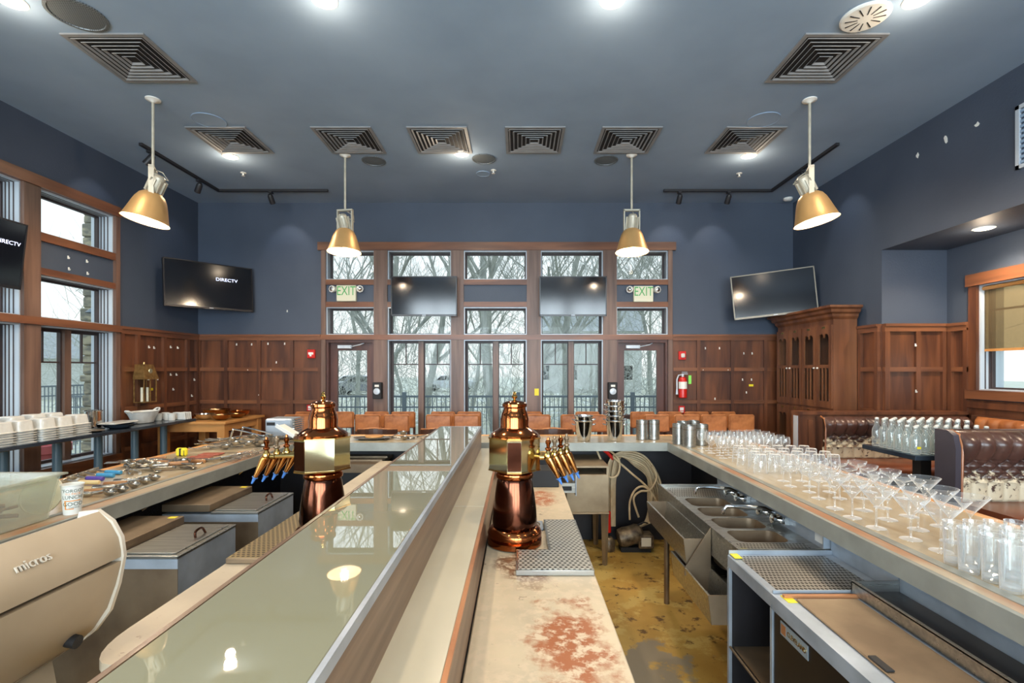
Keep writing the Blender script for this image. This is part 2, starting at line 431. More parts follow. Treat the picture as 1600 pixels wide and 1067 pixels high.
# ================================================================ THE ROOM
CZ = 4.12; BY = 7.2; LX = -4.62; RX = 3.96; AX = 4.67; AY = 5.44; SOF = 3.02; REAR = -4.0; WT = 0.24
MBK = frameM((0, BY, 0), (1, 0, 0), (0, 1, 0))
MLF = frameM((LX, 0, 0), (0, 1, 0), (-1, 0, 0))
MAL = frameM((AX, 0, 0), (0, -1, 0), (1, 0, 0))
MRT = frameM((RX, 0, 0), (0, -1, 0), (1, 0, 0))

b = MB(); b.box(LX - 1, AX + 1, REAR - 1, BY + .24, -0.1, 0.0)
b.build('floor', FLOORM, kind='structure')
b = MB(); b.box(LX - .3, AX + .3, REAR - .3, BY + .3, CZ, CZ + .15)
b.build('ceiling', CEIL, kind='structure')

def wall_cells(b, u0, u1, z0, z1, holes, t=WT):
    us = sorted({u0, u1, *[h[0] for h in holes], *[h[1] for h in holes]}); zs = sorted({z0, z1, *[h[2] for h in holes], *[h[3] for h in holes]})
    for i in range(len(us) - 1):
        for j in range(len(zs) - 1):
            uc = (us[i] + us[i + 1]) / 2; zc = (zs[j] + zs[j + 1]) / 2
            if any(h[0] < uc < h[1] and h[2] < zc < h[3] for h in holes): continue
            b.box(us[i], us[i + 1], 0, t, zs[j], zs[j + 1])

ZT = (2.218, 2.615, 3.012, 3.428)        # transom: lower light bottom/top, upper light bottom/top
cols = [(-2.769, -2.077), (-1.883, -.969), (-.785, .12), (.323, 1.218), (1.412, 2.151)]
SILL = .42
holes = []
for i, (a, c) in enumerate(cols):
    holes.append((a, c, ZT[2], ZT[3])); holes.append((a, c, ZT[0], ZT[1]))
    holes.append((a, c, 0.0 if i in (0, 4) else SILL, 2.145))
b = MB(MBK); wall_cells(b, LX - .3, AX + .3, 0, CZ, holes); b.build('wall_back', NAVY, smooth=False, kind='structure')

LB = [(4.795, 5.69), (3.73, 4.63), (2.665, 3.565), (1.6, 2.5), (-.6, .3), (-1.665, -.765), (-2.73, -1.83), (-3.7, -2.9)]  # bays behind the camera are unseen, added to let in daylight
lh = []
LSILL = .76
for (a, c) in LB:
    lh += [(a, c, 3.04, 3.467), (a, c, 2.218, 2.635), (a, c, LSILL, 2.145)]
b = MB(MLF); wall_cells(b, REAR - .3, BY + .3, 0, CZ, lh); b.build('wall_left', NAVY, smooth=False, kind='structure')
MRR = frameM((0, REAR, 0), (-1, 0, 0), (0, -1, 0))
RW = [(-3.6, -1.9), (-1.7, 0), (.2, 1.9), (2.1, 3.9)]  # unseen windows added to the rear wall to bring in daylight
b = MB(MRR); wall_cells(b, -AX - .3, -LX + .3, 0, CZ, [(a, c, .7, 3.4) for a, c in RW]); b.build('wall_rear', NAVY, smooth=False, kind='structure')
# right wall with the booth alcove
NA = 1.2
b = MB()
b.box(RX, AX + .3, AY, BY + .3, 0, CZ)
b.box(RX, AX + .3, REAR - .3, NA, 0, CZ)
b.box(RX, AX + .3, NA, AY, SOF, CZ)
b.build('wall_right', NAVY, smooth=False, kind='structure')
AW = (-5.06, -3.55, 1.51, 2.57)
b = MB(MAL); wall_cells(b, -AY, -NA, 0, SOF, [AW]); b.build('wall_alcove', NAVY, smooth=False, kind='structure')

# wood trim around the window groups
tn = [0]
def trim(b, m=WOODT):
    tn[0] += 1
    return b.build('trim_%d' % tn[0], m, kind='structure', angle=30)
P = -.035
posts = [(-2.834, -2.769), (-2.077, -1.883), (-.969, -.785), (.12, .323), (1.218, 1.412), (2.151, 2.215)]
for (a, c) in posts:
    b = MB(MBK); b.box(a, c, P, 0, 0, 3.43); trim(b)
for z0, z1, a, c, d in ((3.43, 3.545, -2.88, 2.26, -.05), (2.935, 3.012, -2.769, 2.151, -.03), (2.615, 2.69, -2.769, 2.151, -.03), (2.145, 2.218, -2.834, 2.215, -.045)):
    b = MB(MBK); b.box(a, c, d, -.001, z0, z1); trim(b, WOODH)
lposts = [(5.69, 5.75), (4.63, 4.795), (3.565, 3.73), (2.5, 2.665), (1.46, 1.6), (.3, .46), (-.765, -.6), (-1.8, -1.665)]
for (a, c) in lposts:
    b = MB(MLF); b.box(a, c, P, 0, .70, 3.467); trim(b)
for (ga, gb) in ((1.46, 5.75), (-1.8, .46)):
    for z0, z1, d in ((3.467, 3.575, -.05), (2.96, 3.04, -.03), (2.635, 2.70, -.03), (2.145, 2.218, -.06), (.68, LSILL, -.06)):
        b = MB(MLF); b.box(ga, gb, d, -.001, z0, z1); trim(b, WOODH)

wnum = [0]
def window(M, u0, u1, z0, z1, style, deep=.15):
    wnum[0] += 1
    t = thing('window_%d' % wnum[0], None, None, kind='structure')
    j = MB(M); th = .012
    j.box(u0, u0 + th, .0, WT, z0, z1); j.box(u1 - th, u1, .0, WT, z0, z1); j.box(u0 + th, u1 - th, .0, WT, z1 - th, z1); j.box(u0 + th, u1 - th, 0, WT, z0, z0 + th)
    j.build('window_jamb', JAMB, t)
    f = MB(M); w = .018; a, c = u0 + th, u1 - th; zb, zt = z0 + th, z1 - th
    def sash(a, c, zb, zt, w, y0=deep, y1=deep + .04):
        f.box(a, a + w, y0, y1, zb, zt); f.box(c - w, c, y0, y1, zb, zt); f.box(a + w, c - w, y0, y1, zt - w, zt); f.box(a + w, c - w, y0, y1, zb, zb + w)
    sash(a, c, zb, zt, w)
    for dd in (.045, .085, .12):
        for (q0, q1) in ((a, a + .004), (c - .004, c)): f.box(q0, q1, dd, dd + .010, zb, zt)
        f.box(a, c, dd, dd + .010, zt - .004, zt)
    g = MB(M); g.box(a + w, c - w, deep + .018, deep + .022, zb + w, zt - w)
    if style == 'double':
        mid = (a + c) / 2
        ml = MB(M); ml.box(mid - .038, mid + .038, deep - .04, deep + .045, zb, zt); ml.build('window_mullion', WOODT, t)
        for s0, s1 in ((a + w, mid - .035), (mid + .035, c - w)):
            sash(s0, s1, zb + w, zt - w, .014, deep - .005, deep + .03)
            h = zt - .34
            f.box(s0 + .02, s1 - .02, deep + .008, deep + .03, h - .008, h + .008)
            cx = (s0 + s1) / 2; f.box(cx - .007, cx + .007, deep + .008, deep + .03, h, zt - w)
    if style == 'single':
        h = zt - .24
        f.box(a, c, deep + .008, deep + .03, h - .01, h + .01)
        for k in range(1, 4):
            cx = a + (c - a) * k / 4; f.box(cx - .008, cx + .008, deep + .008, deep + .03, h, zt)
    f.build('window_frame', MUNT, t)
    g.build('window_pane', GLASSW, t)
    return t
def door(M, u0, u1, z1):
    wnum[0] += 0
    dnum[0] += 1
    t = thing('door_%d' % dnum[0], None, None, kind='structure')
    f = MB(M); f.box(u0, u0 + .03, 0, .2, 0, z1); f.box(u1 - .03, u1, 0, .2, 0, z1); f.box(u0 + .03, u1 - .03, 0, .2, z1 - .04, z1)
    f.build('door_frame', WOODD, t)
    l = MB(M); a, c = u0 + .03, u1 - .03; w = .1
    y0, y1 = .08, .13
    l.box(a, a + w, y0, y1, 0.01, z1 - .04); l.box(c - w, c, y0, y1, 0.01, z1 - .04)
    l.box(a + w, c - w, y0, y1, z1 - .15, z1 - .04); l.box(a + w, c - w, y0, y1, .01, .28); l.box(a + w, c - w, y0, y1, 1.02, 1.06)
    l.build('door_leaf', WOODD, t)
    g = MB(M); g.box(a + w, c - w, .10, .105, .28, z1 - .15); g.build('door_pane', GLASSW, t)
    h = MB(M); h.box(a + .02, c - .02, .03, .06, 1.0, 1.05); h.box(a + .02, a + .08, .02, .08, .98, 1.07); h.box(c - .08, c - .02, .02, .08, .98, 1.07)
    h.build('panic_bar', MUNT, t)
    k = MB(M); k.box(a + .12, a + .32, .03, .08, z1 - .12, z1 - .075); k.tube([((a + .3), .03, z1 - .1), ((a + .45), .0, z1 - .07), (a + .5, .04, z1 - .045)], .008, 6)
    k.build('door_closer', JAMB, t)
dnum = [0]
for i, (a, c) in enumerate(cols):
    window(MBK, a, c, ZT[2], ZT[3], 'plain'); window(MBK, a, c, ZT[0], ZT[1], 'plain')
    if i in (0, 4): door(MBK, a, c, 2.145)
    else: window(MBK, a, c, SILL, 2.145, 'double')
for (a, c) in LB:
    window(MLF, a, c, 3.04, 3.467, 'plain'); window(MLF, a, c, 2.218, 2.635, 'plain'); window(MLF, a, c, LSILL, 2.145, 'double')
window(MAL, *AW, 'single', .1)
for (a, c) in RW: window(MRR, a, c, .7, 3.4, 'double')
# alcove window casing and blind
b = MB(MAL); a, c, z0, z1 = AW
b.box(a - .09, a, -.03, 0, z0 - .09, z1 + .02); b.box(c, c + .09, -.03, 0, z0 - .09, z1 + .02); trim(b, WOOD)
b = MB(MAL); b.box(a - .11, c + .11, -.045, 0, z1 + .0, z1 + .12); b.box(a - .1, c + .1, -.06, 0, z0 - .09, z0); trim(b, WOODH)
bl = thing('roller_blind', 'tan mesh roller blind half lowered over the alcove window', 'blind', (AX, -a, z1))
b = MB(MAL); b.tube([(a + .02, .03, z1 - .035), (c - .02, .03, z1 - .035)], .02, 12); b.build('blind_tube', WOODL, bl, world=True)
b = MB(MAL); b.box(a + .03, c - .03, .03, .032, 1.92, z1 - .04); b.build('blind_fabric', BLIND, bl, world=True)
b = MB(MAL); b.box(a + .03, c - .03, .026, .037, 1.9, 1.925); b.build('bottom_bar', WOODL, bl, world=True)

# wood panelling (wainscot)
def panelling(M, u0, u1, stiles, z_top=2.22, rails=(1.72, 1.254, .79), sw=.05, name='wall_panelling', zlo=0):
    b = MB(M)
    b.box(u0, u1, -.012, -.0005, zlo, z_top - .03)
    for s in stiles: b.box(max(u0, s - sw / 2), min(u1, s + sw / 2), -.046, -.012, zlo, z_top - .06)
    b.cur = 1
    b.box(u0, u1, -.062, -.0005, z_top - .03, z_top); b.box(u0, u1, -.048, -.012, z_top - .085, z_top - .03)
    for r in rails: b.box(u0, u1, -.0445, -.012, r - .025, r + .025)
    b.box(u0, u1, -.04, -.012, zlo, zlo + .12)
    # hairline bead inside the field
    o = b.build(name, [WOOD, WOODH], kind='structure')
    return o
X7 = lambda px: (px - 810) * BY / 780
panelling(MBK, LX, -2.834, [X7(v) for v in (313, 355.5, 406.5, 457.5, 501)], name='wall_panelling')
panelling(MBK, 2.215, RX, [X7(v) for v in (1048, 1090, 1142.5, 1194)] + [RX - .03], name='wall_panelling')
panelling(MLF, 5.75, BY - .06, [5.775, 6.02, 6.47, 6.92, 7.12], name='wall_panelling')
b = MB(MLF); b.box(1.46, 5.75, -.02, -.0005, 0, .68); b.box(REAR, 1.46, -.02, -.0005, 0, .68)
for u in (5.6, 5.1, 4.7, 4.15, 3.65, 3.1, 2.6): b.box(u - .03, u + .03, -.036, -.02, 0, .66)
b.build('wall_panelling', WOOD, kind='structure')
panelling(frameM((0, AY, 0), (1, 0, 0), (0, 1, 0)), RX, AX - .012, [RX + .03, RX + .365, AX - .06], z_top=2.215)
panelling(MRT, -5.76, -AY + .0, [-5.74, -AY - .03], z_top=2.215)
panelling(MAL, -AY + .05, -5.06 - .09, [-AY + .08, -5.17], z_top=2.21)
b = MB(MAL); b.box(-5.17, -NA, -.02, -.0005, 0, 1.41); b.box(-5.17, -NA, -.045, -.02, 1.33, 1.39); b.build('wall_panelling', WOOD, kind='structure')
b = MB(); b.box(RX - .02, RX, REAR, NA, 0, 2.2); b.build('wall_panelling', WOOD, kind='structure')
b = MB(); b.box(LX, RX, REAR, REAR + .02, 0, .68); b.build('wall_panelling', WOOD, kind='structure')

# booth platform
b = MB(); b.box(2.68, AX, NA, 5.30, 0, .36); b.build('floor_platform', FLOORD, kind='structure')

# paint chips and hooks
def chip(M, u, z, w, h, m=WHITE, name='paint_chip', label=None, cat='paint chip', group='bare plaster patches on the right wall'):
    b = MB(M); pts = []
    n = 9
    for k in range(n):
        a = 2 * PI * k / n; r = random.uniform(.55, 1.1)
        pts.append((u + w / 2 * r * math.cos(a), z + h / 2 * r * math.sin(a)))
    b.prism(pts, -.003, -.0006, 'y')
    return b.build(name, m, label=label, cat=cat, group=group)
def onr(px, py, X=RX):
    Y = 780 * X / (px - 810); return -Y, EYE - (py - 577) * Y / 780
for (px, py, w, h, lb) in ((1434, 243, .05, .07, 'small white plaster patch on the navy wall, lowest of three'),
                           (1478, 217, .045, .10, 'tall white plaster patch on the navy wall, middle of three'),
                           (1527, 195, .055, .05, 'white plaster patch on the navy wall, highest of three')):
    u, z = onr(px, py); chip(MRT, u, z, w, h, label=lb, cat='plaster patch')
hookp = MB(); hookp.box(-.007, .007, -.006, 0, -.016, .016); hookp.tube([(0, -.004, -.008), (0, -.016, -.014), (0, -.018, 0)], .004, 6)
hook0 = hookp.build('wall_hook', WHITE, label='small white picture hook', cat='hook')
first = True
def hook(px, py, where, group, Y=BY - .03, left=False, alc=False):
    global first
    if left:
        YY = 780 * (-LX - .02) / (810 - px); loc = (LX + .02, YY, EYE - (py - 577) * YY / 780); rz = PI / 2
    else:
        loc = ((px - 810) * Y / 780, Y, EYE - (py - 577) * Y / 780); rz = 0
    if first: o = hook0; first = False
    else: o = dup(hook0)
    o.location = loc; o.rotation_euler = (0, 0, rz); o['label'] = where; o['group'] = group
g1 = 'white hooks on the back panelling beside the manual alarm'
for px, py in ((370, 538), (393.5, 538), (419, 537), (445, 537), (388, 577), (424, 577), (432, 566), (405, 616)):
    hook(px, py, 'small white hook screwed to the panelling under the corner television', g1)
g2 = 'white hooks on the panelling beside the brass lantern'
for px, py in ((232, 542), (240, 543), (266, 542), (277, 543), (231, 592), (245, 592), (266, 585), (275, 585), (294, 594), (303, 593), (270, 608), (299, 618)):
    hook(px, py, 'small white hook screwed to the panelling around the brass lantern', g2, left=True)
g3 = 'white hooks on the panelling beside the fire extinguisher'
for px, py in ((1102, 544), (1124, 544), (1162, 552), (1175, 552), (1098, 577), (1137, 577), (1160, 593), (1174, 593), (1166, 613), (1117, 623)):
    hook(px, py, 'small white hook screwed to the panelling between extinguisher and cabinet', g3)
for px, py in ((1430, 539), (1431, 611)): hook(px, py, 'small white hook on the centre stile of the booth alcove panelling', 'hooks in the booth alcove', Y=AY - .04)
for k, (px, py) in enumerate(((106, 402), (107, 420), (135, 408), (136, 427))):
    hook(px, py, 'small white bracket on the dark panel between left windows', 'brackets on the dark window panel', left=True)
hook(449, 486, 'single white hook on navy wall near the door', 'single hook', Y=BY)

# ================================================================ CEILING FITTINGS
def cpos(px, py, z=CZ):
    Y = 780 * (z - EYE) / (577 - py); return (px - 810) * Y / 780, Y
def make_vent(label):
    t = thing('ceiling_vent', label, 'vent', group='square air vents in the ceiling')
    b = MB(); s = .3
    for (r0, r1, z0, z1) in ((.30, .27, 0, -.012),):
        for sg in (-1, 1):
            b.box(-r0, r0, sg * r0, sg * r1, z1, z0); b.box(sg * r0, sg * r1, -r1, r1, z1, z0)
    b.build('frame', VENT, t)
    b = MB(); b.box(-.27, .27, -.27, .27, -.002, -.0005); b.build('throat', VENTD, t)
    b = MB()
    for k in range(6):
        r = .262 - k * .042; q = r - .012
        z0, z1 = -.013, -.003
        # slanted square ring: outer lower edge down
        o_ = [(-r, -r, z0), (r, -r, z0), (r, r, z0), (-r, r, z0)]; i_ = [(-q, -q, z1), (q, -q, z1), (q, q, z1), (-q, q, z1)]
        o2 = [(p[0] * .985, p[1] * .985, p[2] - .004) for p in o_]; i2 = [(p[0] * .985, p[1] * .985, p[2] - .002) for p in i_]
        fs = []
        for e in range(4):
            f = (e + 1) % 4
            fs += [(e, f, 4 + f, 4 + e), (8 + e, 12 + e, 12 + f, 8 + f), (e, 8 + e, 8 + f, f), (4 + e, 4 + f, 12 + f, 12 + e)]
        b.add(o_ + i_ + o2 + i2, fs)
    b.build('louvres', VENT, t, smooth=False)
    return t
vl = [(-2.975, 3.86, 'large square ceiling vent nearest above the left windows'), (2.35, 3.86, 'large square ceiling vent beside the white round cover'),
      (-3.0, 5.23, 'ceiling vent behind a downlight at the window wall end of the far row'), (-1.76, 5.23, 'ceiling vent directly in front of the pendant nearer the left exit sign'),
      (-.81, 5.23, 'ceiling vent with a lit downlight at its rear corner, mid row'), (.166, 5.23, 'ceiling vent without lamp or speaker beside it, mid row'),
      (1.13, 5.23, 'ceiling vent at the canopy of the pendant nearer the right exit sign'), (2.36, 5.23, 'ceiling vent with downlight at the booth end of the far row')]
v0 = make_vent(vl[0][2])
for i, (x, y, lb) in enumerate(vl):
    o = v0 if i == 0 else dup(v0)
    o.location = (x, y, CZ); o['label'] = lb
def make_speaker():
    t = thing('ceiling_speaker', '', 'speaker', group='round ceiling speakers')
    b = MB(); b.lathe([(.135, 0), (.135, -.008), (.12, -.011), (.118, -.004)], n=32, cap=False); b.build('rim', GRILLE, t)
    b = MB(); b.lathe([(.12, -.004), (.06, -.008), (0.0001, -.009)], n=32, cap=False); b.build('grille', GRILLE, t)
    return t
s0 = None
for (px, py, sc_, lb) in ((584, 251, 1, 'round ceiling speaker just right of the pendant near the left exit door'),
                          (756, 248, 1, 'round ceiling speaker beside the central downlight'),
                          (947, 250, 1, 'round ceiling speaker left of the pendant near the right exit door'),
                          (120, 22, 1.28, 'large round ceiling speaker near the upper left vent')):
    x, y = cpos(px, py)
    o = make_speaker() if s0 is None else dup(s0)
    s0 = s0 or o
    o.location = (x, y, CZ); o.scale = (sc_, sc_, 1); o['label'] = lb
for (px, py, r, lb) in ((327, 188, .15, 'painted round cover plate in the ceiling behind the left vents'), (1193, 187, .15, 'painted round cover plate in the ceiling behind the right vents'),
                        (755, 271, .085, 'small painted round cover plate near the centre sprinkler')):
    x, y = cpos(px, py); b = MB(); b.lathe([(r, 0), (r, -.006), (r * .96, -.008), (r * .95, -.005), (.0001, -.005)], n=32, cap=False)
    o = b.build('cover_plate', CEIL, label=lb, cat='cover plate'); o.location = (x, y, CZ)
x, y = cpos(1352, 25)
t = thing('round_air_cover', 'white round slotted air cover on ceiling beside a downlight', 'air cover', (x, y, CZ))
b = MB(); b.lathe([(.15, 0), (.15, -.01), (.14, -.018), (.05, -.022), (.0001, -.022)], n=36, cap=False)
for k in range(36):
    a = 2 * PI * k / 36
b.build('disc', WHITE, t)
b = MB()
for k in range(12):
    a = 2 * PI * k / 12 + .2
    M = Matrix.Rotation(a, 4, 'Z'); b.M = M; b.box(.045, .12, -.003, .003, -.0235, -.018)
b.M = None; b.build('slots', VENTD, t, kind=None)

def point_light(name, loc, W, col, r=.05, parent=None, typ='POINT', rot=None, spot=None):
    L = bpy.data.lights.new(name, typ); L.energy = W; L.color = col; L.shadow_soft_size = r
    if typ == 'SPOT': L.spot_size = spot; L.spot_blend = .6
    o = bpy.data.objects.new(name, L); COL.objects.link(o); o.location = loc
    if rot: o.rotation_euler = rot
    if parent is not None: o.parent = parent
    return o
WARM = (1.0, .80, .58)
def make_down():
    t = thing('recessed_downlight', '', 'ceiling light', group='recessed ceiling downlights')
    b = MB(); b.lathe([(.085, 0), (.085, -.006), (.07, -.012), (.062, -.004)], n=28, cap=False); b.build('trim_ring', WHITE, t)
    b = MB(); b.lathe([(.064, -.004), (.05, -.014), (.0001, -.018)], n=28, cap=False); b.build('lens', LED, t)
    point_light('downlight_glow', (0, 0, -.16), GLOW_W, WARM, .05, t)
    point_light('downlight_beam', (0, 0, -.05), DOWNLIGHT_W, WARM, .06, t, 'SPOT', (0, 0, 0), 2.6)
    return t
d0 = None
for (x, y, z, lb) in [(*cpos(360, 244), CZ, 'lit ceiling downlight at the corner of the window-side far vent'), (*cpos(721, 240), CZ, 'lit ceiling downlight near the central round speaker'),
                      (*cpos(1170, 243), CZ, 'lit ceiling downlight at the corner of the booth-side far vent'), (-3.3, 3.25, CZ, 'lit ceiling downlight at upper corner beside the large round speaker'),
                      (-1.26, 3.24, CZ, 'lit ceiling downlight at top edge above the left beer tower'), (.61, 3.24, CZ, 'lit ceiling downlight at top edge above the right beer tower'),
                      (2.59, 3.24, CZ, 'lit ceiling downlight beside the white round air cover'), (4.28, 4.59, SOF, 'lit downlight in the lowered alcove soffit above the blind'),
                      (-3.3, .6, CZ, 'added unseen ceiling downlight behind the camera, window side'), (-1.2, .6, CZ, 'added unseen ceiling downlight behind the camera, second of four'),  # unseen downlights added behind the camera for more light
                      (.7, .6, CZ, 'added unseen ceiling downlight behind the camera, third of four'), (2.6, .6, CZ, 'added unseen ceiling downlight behind the camera, booth side'),
                      (4.28, 2.6, SOF, 'second downlight in the lowered alcove soffit, nearer'),
                      (-2.0, -2.2, CZ, 'added unseen rear ceiling downlight on the window side'), (1.6, -2.2, CZ, 'added unseen rear ceiling downlight on the booth side')]:  # unseen rear downlights added to brighten the room
    o = make_down() if d0 is None else dup(d0)
    d0 = d0 or o
    o.location = (x, y, z); o['label'] = lb
for (px, py, lb) in ((380, 270, 'tiny white ceiling sprinkler behind the downlight over the window side'), (771, 266, 'tiny white ceiling sprinkler beside the small round cover plate'), (1155, 271, 'tiny white ceiling sprinkler behind the downlight over the booth side')):
    x, y = cpos(px, py)
    t = thing('sprinkler', lb, 'sprinkler', (x, y, CZ))
    b = MB(); b.lathe([(.035, 0), (.03, -.006), (.01, -.01), (.008, -.03), (.0001, -.03)], n=16, cap=False); b.lathe([(.0001, -.035), (.02, -.036), (.02, -.039), (.0001, -.04)], n=16, cap=False)
    b.build('sprinkler_body', WHITE, t)
x, y = 3.78, 7.0
t = thing('smoke_detector', 'white smoke detector on ceiling above the right corner television', 'smoke detector', (x, y, CZ))
b = MB(); b.lathe([(.06, 0), (.06, -.02), (.045, -.035), (.03, -.04), (.0001, -.04)], n=24, cap=False); b.build('detector_body', WHITE, t)

# track lights
def track(name, pts, heads, lb):
    t = thing(name, lb, 'track light', (pts[0][0], pts[0][1], CZ))
    b = MB()
    for (x0, y0), (x1, y1) in zip(pts[:-1], pts[1:]):
        if abs(x0 - x1) < .01: b.box(x0 - .018, x0 + .018, min(y0, y1) - .018, max(y0, y1) + .018, CZ - .03, CZ - .001)
        else: b.box(min(x0, x1) + .018, max(x0, x1) + .018, y0 - .018, y0 + .018, CZ - .0302, CZ - .0012)
    b.build('rail', TRACK, t, world=True)
    for (x, y, az, lit) in heads:
        hb = MB(); hb.box(x - .02, x + .02, y - .03, y + .03, CZ - .055, CZ - .03)
        hb.tube([(x, y, CZ - .05), (x, y, CZ - .1)], .008, 6)
        d = Vector((math.cos(az) * .7, math.sin(az) * .7, -.75)).normalized()
        c = Vector((x, y, CZ - .12))
        A = d.to_track_quat('Z', 'Y').to_matrix().to_4x4()
        hb.lathe([(.0001, -.06), (.022, -.055), (.034, -.03), (.036, .07), (.032, .07)], c, 16, A, cap=False)
        h = hb.build('lamp_head', TRACK, t, world=True)
        lb_ = MB(); lb_.lathe([(.031, .066), (.0001, .066)], c, 16, A, cap=False); lb_.build('lens', SPOTL, h, world=True)
        if lit:
            q = d.to_track_quat('-Z', 'Y').to_euler()
            pl = c + d * .09 - Vector((pts[0][0], pts[0][1], CZ))
            point_light('spot_glow', pl, TRACK_W, (.9, .93, 1.0), .03, t, 'SPOT', q, 1.2)
track('track_light', [(-4.0, 5.3), (-4.0, 6.66), (-2.56, 6.66)], [(-4.0, 5.42, PI, 1), (-4.0, 6.25, PI * .8, 1), (-3.3, 6.66, PI / 2, 1)], 'black L-shaped ceiling track with spot heads above the screen showing a logo')
track('track_light', [(3.38, 5.3), (3.38, 6.66), (1.92, 6.66)], [(3.38, 5.95, 0, 1), (2.8, 6.66, PI / 2, 1), (2.15, 6.66, PI / 2, 1)], 'black L-shaped ceiling track with spot heads above the blank corner television')

# pendants
def pendant(x, y, az, lb, tl=9, hz=0, ht=24):
    """az: horizontal direction the shade opening leans towards"""
    t = thing('pendant_lamp', lb, 'pendant lamp', (x, y, CZ), 0, 'gold industrial pendant lamps over the bar')
    b = MB(); b.lathe([(.06, 0), (.06, -.008), (.03, -.018), (.014, -.03), (.0001, -.03)], n=24, cap=False); b.build('canopy', WHITE, t)
    b = MB(); b.tube([(0, 0, -.02), (0, 0, -.62)], .012, 10); b.build('rod', LAMPGR, t)
    ca, sa = math.cos(az), math.sin(az)
    px_, py_ = -sa, ca           # yoke side direction
    b = MB()
    for s in (-1, 1):
        M = Matrix(((px_, ca, 0, 0), (py_, sa, 0, 0), (0, 0, 1, 0), (0, 0, 0, 1)))
        b.M = M; b.box(s * .085 - .006, s * .085 + .006, -.02, .02, -.86, -.62)
    b.M = M; b.box(-.091, .091, -.02, .02, -.63, -.612); b.M = None
    b.build('yoke', LAMPGR, t)
    tilt = math.radians(tl)
    # local shade axis Z points up along the tilted axis; opening leans toward az
    up = Vector((-ca * math.sin(tilt), -sa * math.sin(tilt), math.cos(tilt)))
    A = up.to_track_quat('Z', 'Y').to_matrix().to_4x4()
    c = Vector((0, 0, -.83))
    b = MB(); b.lathe([(.181, -.262), (.184, -.266), (.177, -.255), (.157, -.19), (.137, -.12), (.120, -.07), (.098, -.03), (.07, -.007), (.04, .004)], c, 40, A, cap=False); sh = b.build('shade', GOLDSH, t)
    b = MB(); b.lathe([(.178, -.262), (.154, -.192), (.133, -.12), (.115, -.075), (.08, -.03), (.0001, -.018)], c, 40, A, cap=False); b.build('shade_lining', SHADEIN, sh)
    hup = Vector((math.cos(hz) * math.sin(math.radians(ht)), math.sin(hz) * math.sin(math.radians(ht)), math.cos(math.radians(ht)))); A = hup.to_track_quat('Z', 'Y').to_matrix().to_4x4()
    b = MB(); b.lathe([(.055, -.03), (.058, .03), (.056, .10), (.046, .15), (.03, .165), (.0001, .166)], c, 20, A, cap=False)
    for k in range(10):
        a = 2 * PI * k / 10
        Mk = Matrix.Translation(c) @ A @ Matrix.Rotation(a, 4, 'Z'); b.M = Mk; b.box(.055, .072, -.004, .004, .0, .13)
    b.M = None
    b.build('lamp_housing', LAMPGR, t)
    b = MB(); q = c + Vector((px_, py_, 0)) * .05
    b.tube([Vector((.0, 0, -.62)), Vector((px_ * .06 - ca * .08, py_ * .06 - sa * .08, -.66)), Vector((px_ * .05 - ca * .12, py_ * .05 - sa * .12, -.72)), c + up * .15], .005, 6); b.build('cable', LAMPGR, t)
    bp = c - up * .17
    b = MB(); b.lathe([(.0001, -.05), (.03, -.035), (.04, -.01), (.03, .02), (.015, .05)], bp, 16, A, cap=False); b.build('bulb', LED, t)
    q = (-up).to_track_quat('-Z', 'Y').to_euler()
    point_light('pendant_glow', c - up * .235, PENDANT_W, WARM, .04, t)
pendant(-3.247, 4.436, PI * 1.15, 'gold pendant lamp hanging closest to the left windows, opening tipped sideways', 12, -.3, 34)
pendant(-1.94, 5.588, -PI * .55, 'gold pendant lamp hanging in front of the exit door by the white-logo screen side', 4, -PI / 2 - .2, 26)
pendant(1.268, 5.588, -PI * .5, 'gold pendant lamp hanging in front of the exit door by the fire extinguisher', 4, -PI / 2, 22)
pendant(2.594, 4.447, -.35, 'gold pendant lamp hanging closest to the booths, opening tipped sideways', 12, PI + .3, 34)

# right wall framed grille
t = thing('wall_grille', 'pale framed return air grille high on the navy wall at picture edge', 'grille', (RX, 3.9, 3.3))
b = MB(MRT); u0, u1, z0, z1 = -3.96, -3.3, 3.3, 3.8
b.box(u0, u0 + .03, -.02, -.0005, z0, z1); b.box(u1 - .03, u1, -.02, -.0005, z0, z1); b.box(u0, u1, -.02, -.0005, z1 - .03, z1); b.box(u0, u1, -.02, -.0005, z0, z0 + .03)
b.build('frame', JAMB, t, world=True)
b = MB(MRT)
for k in range(11): b.box(u0 + .03, u1 - .03, -.012, -.004, z0 + .04 + k * .04, z0 + .06 + k * .04)
b.build('louvres', CEIL, t, world=True)
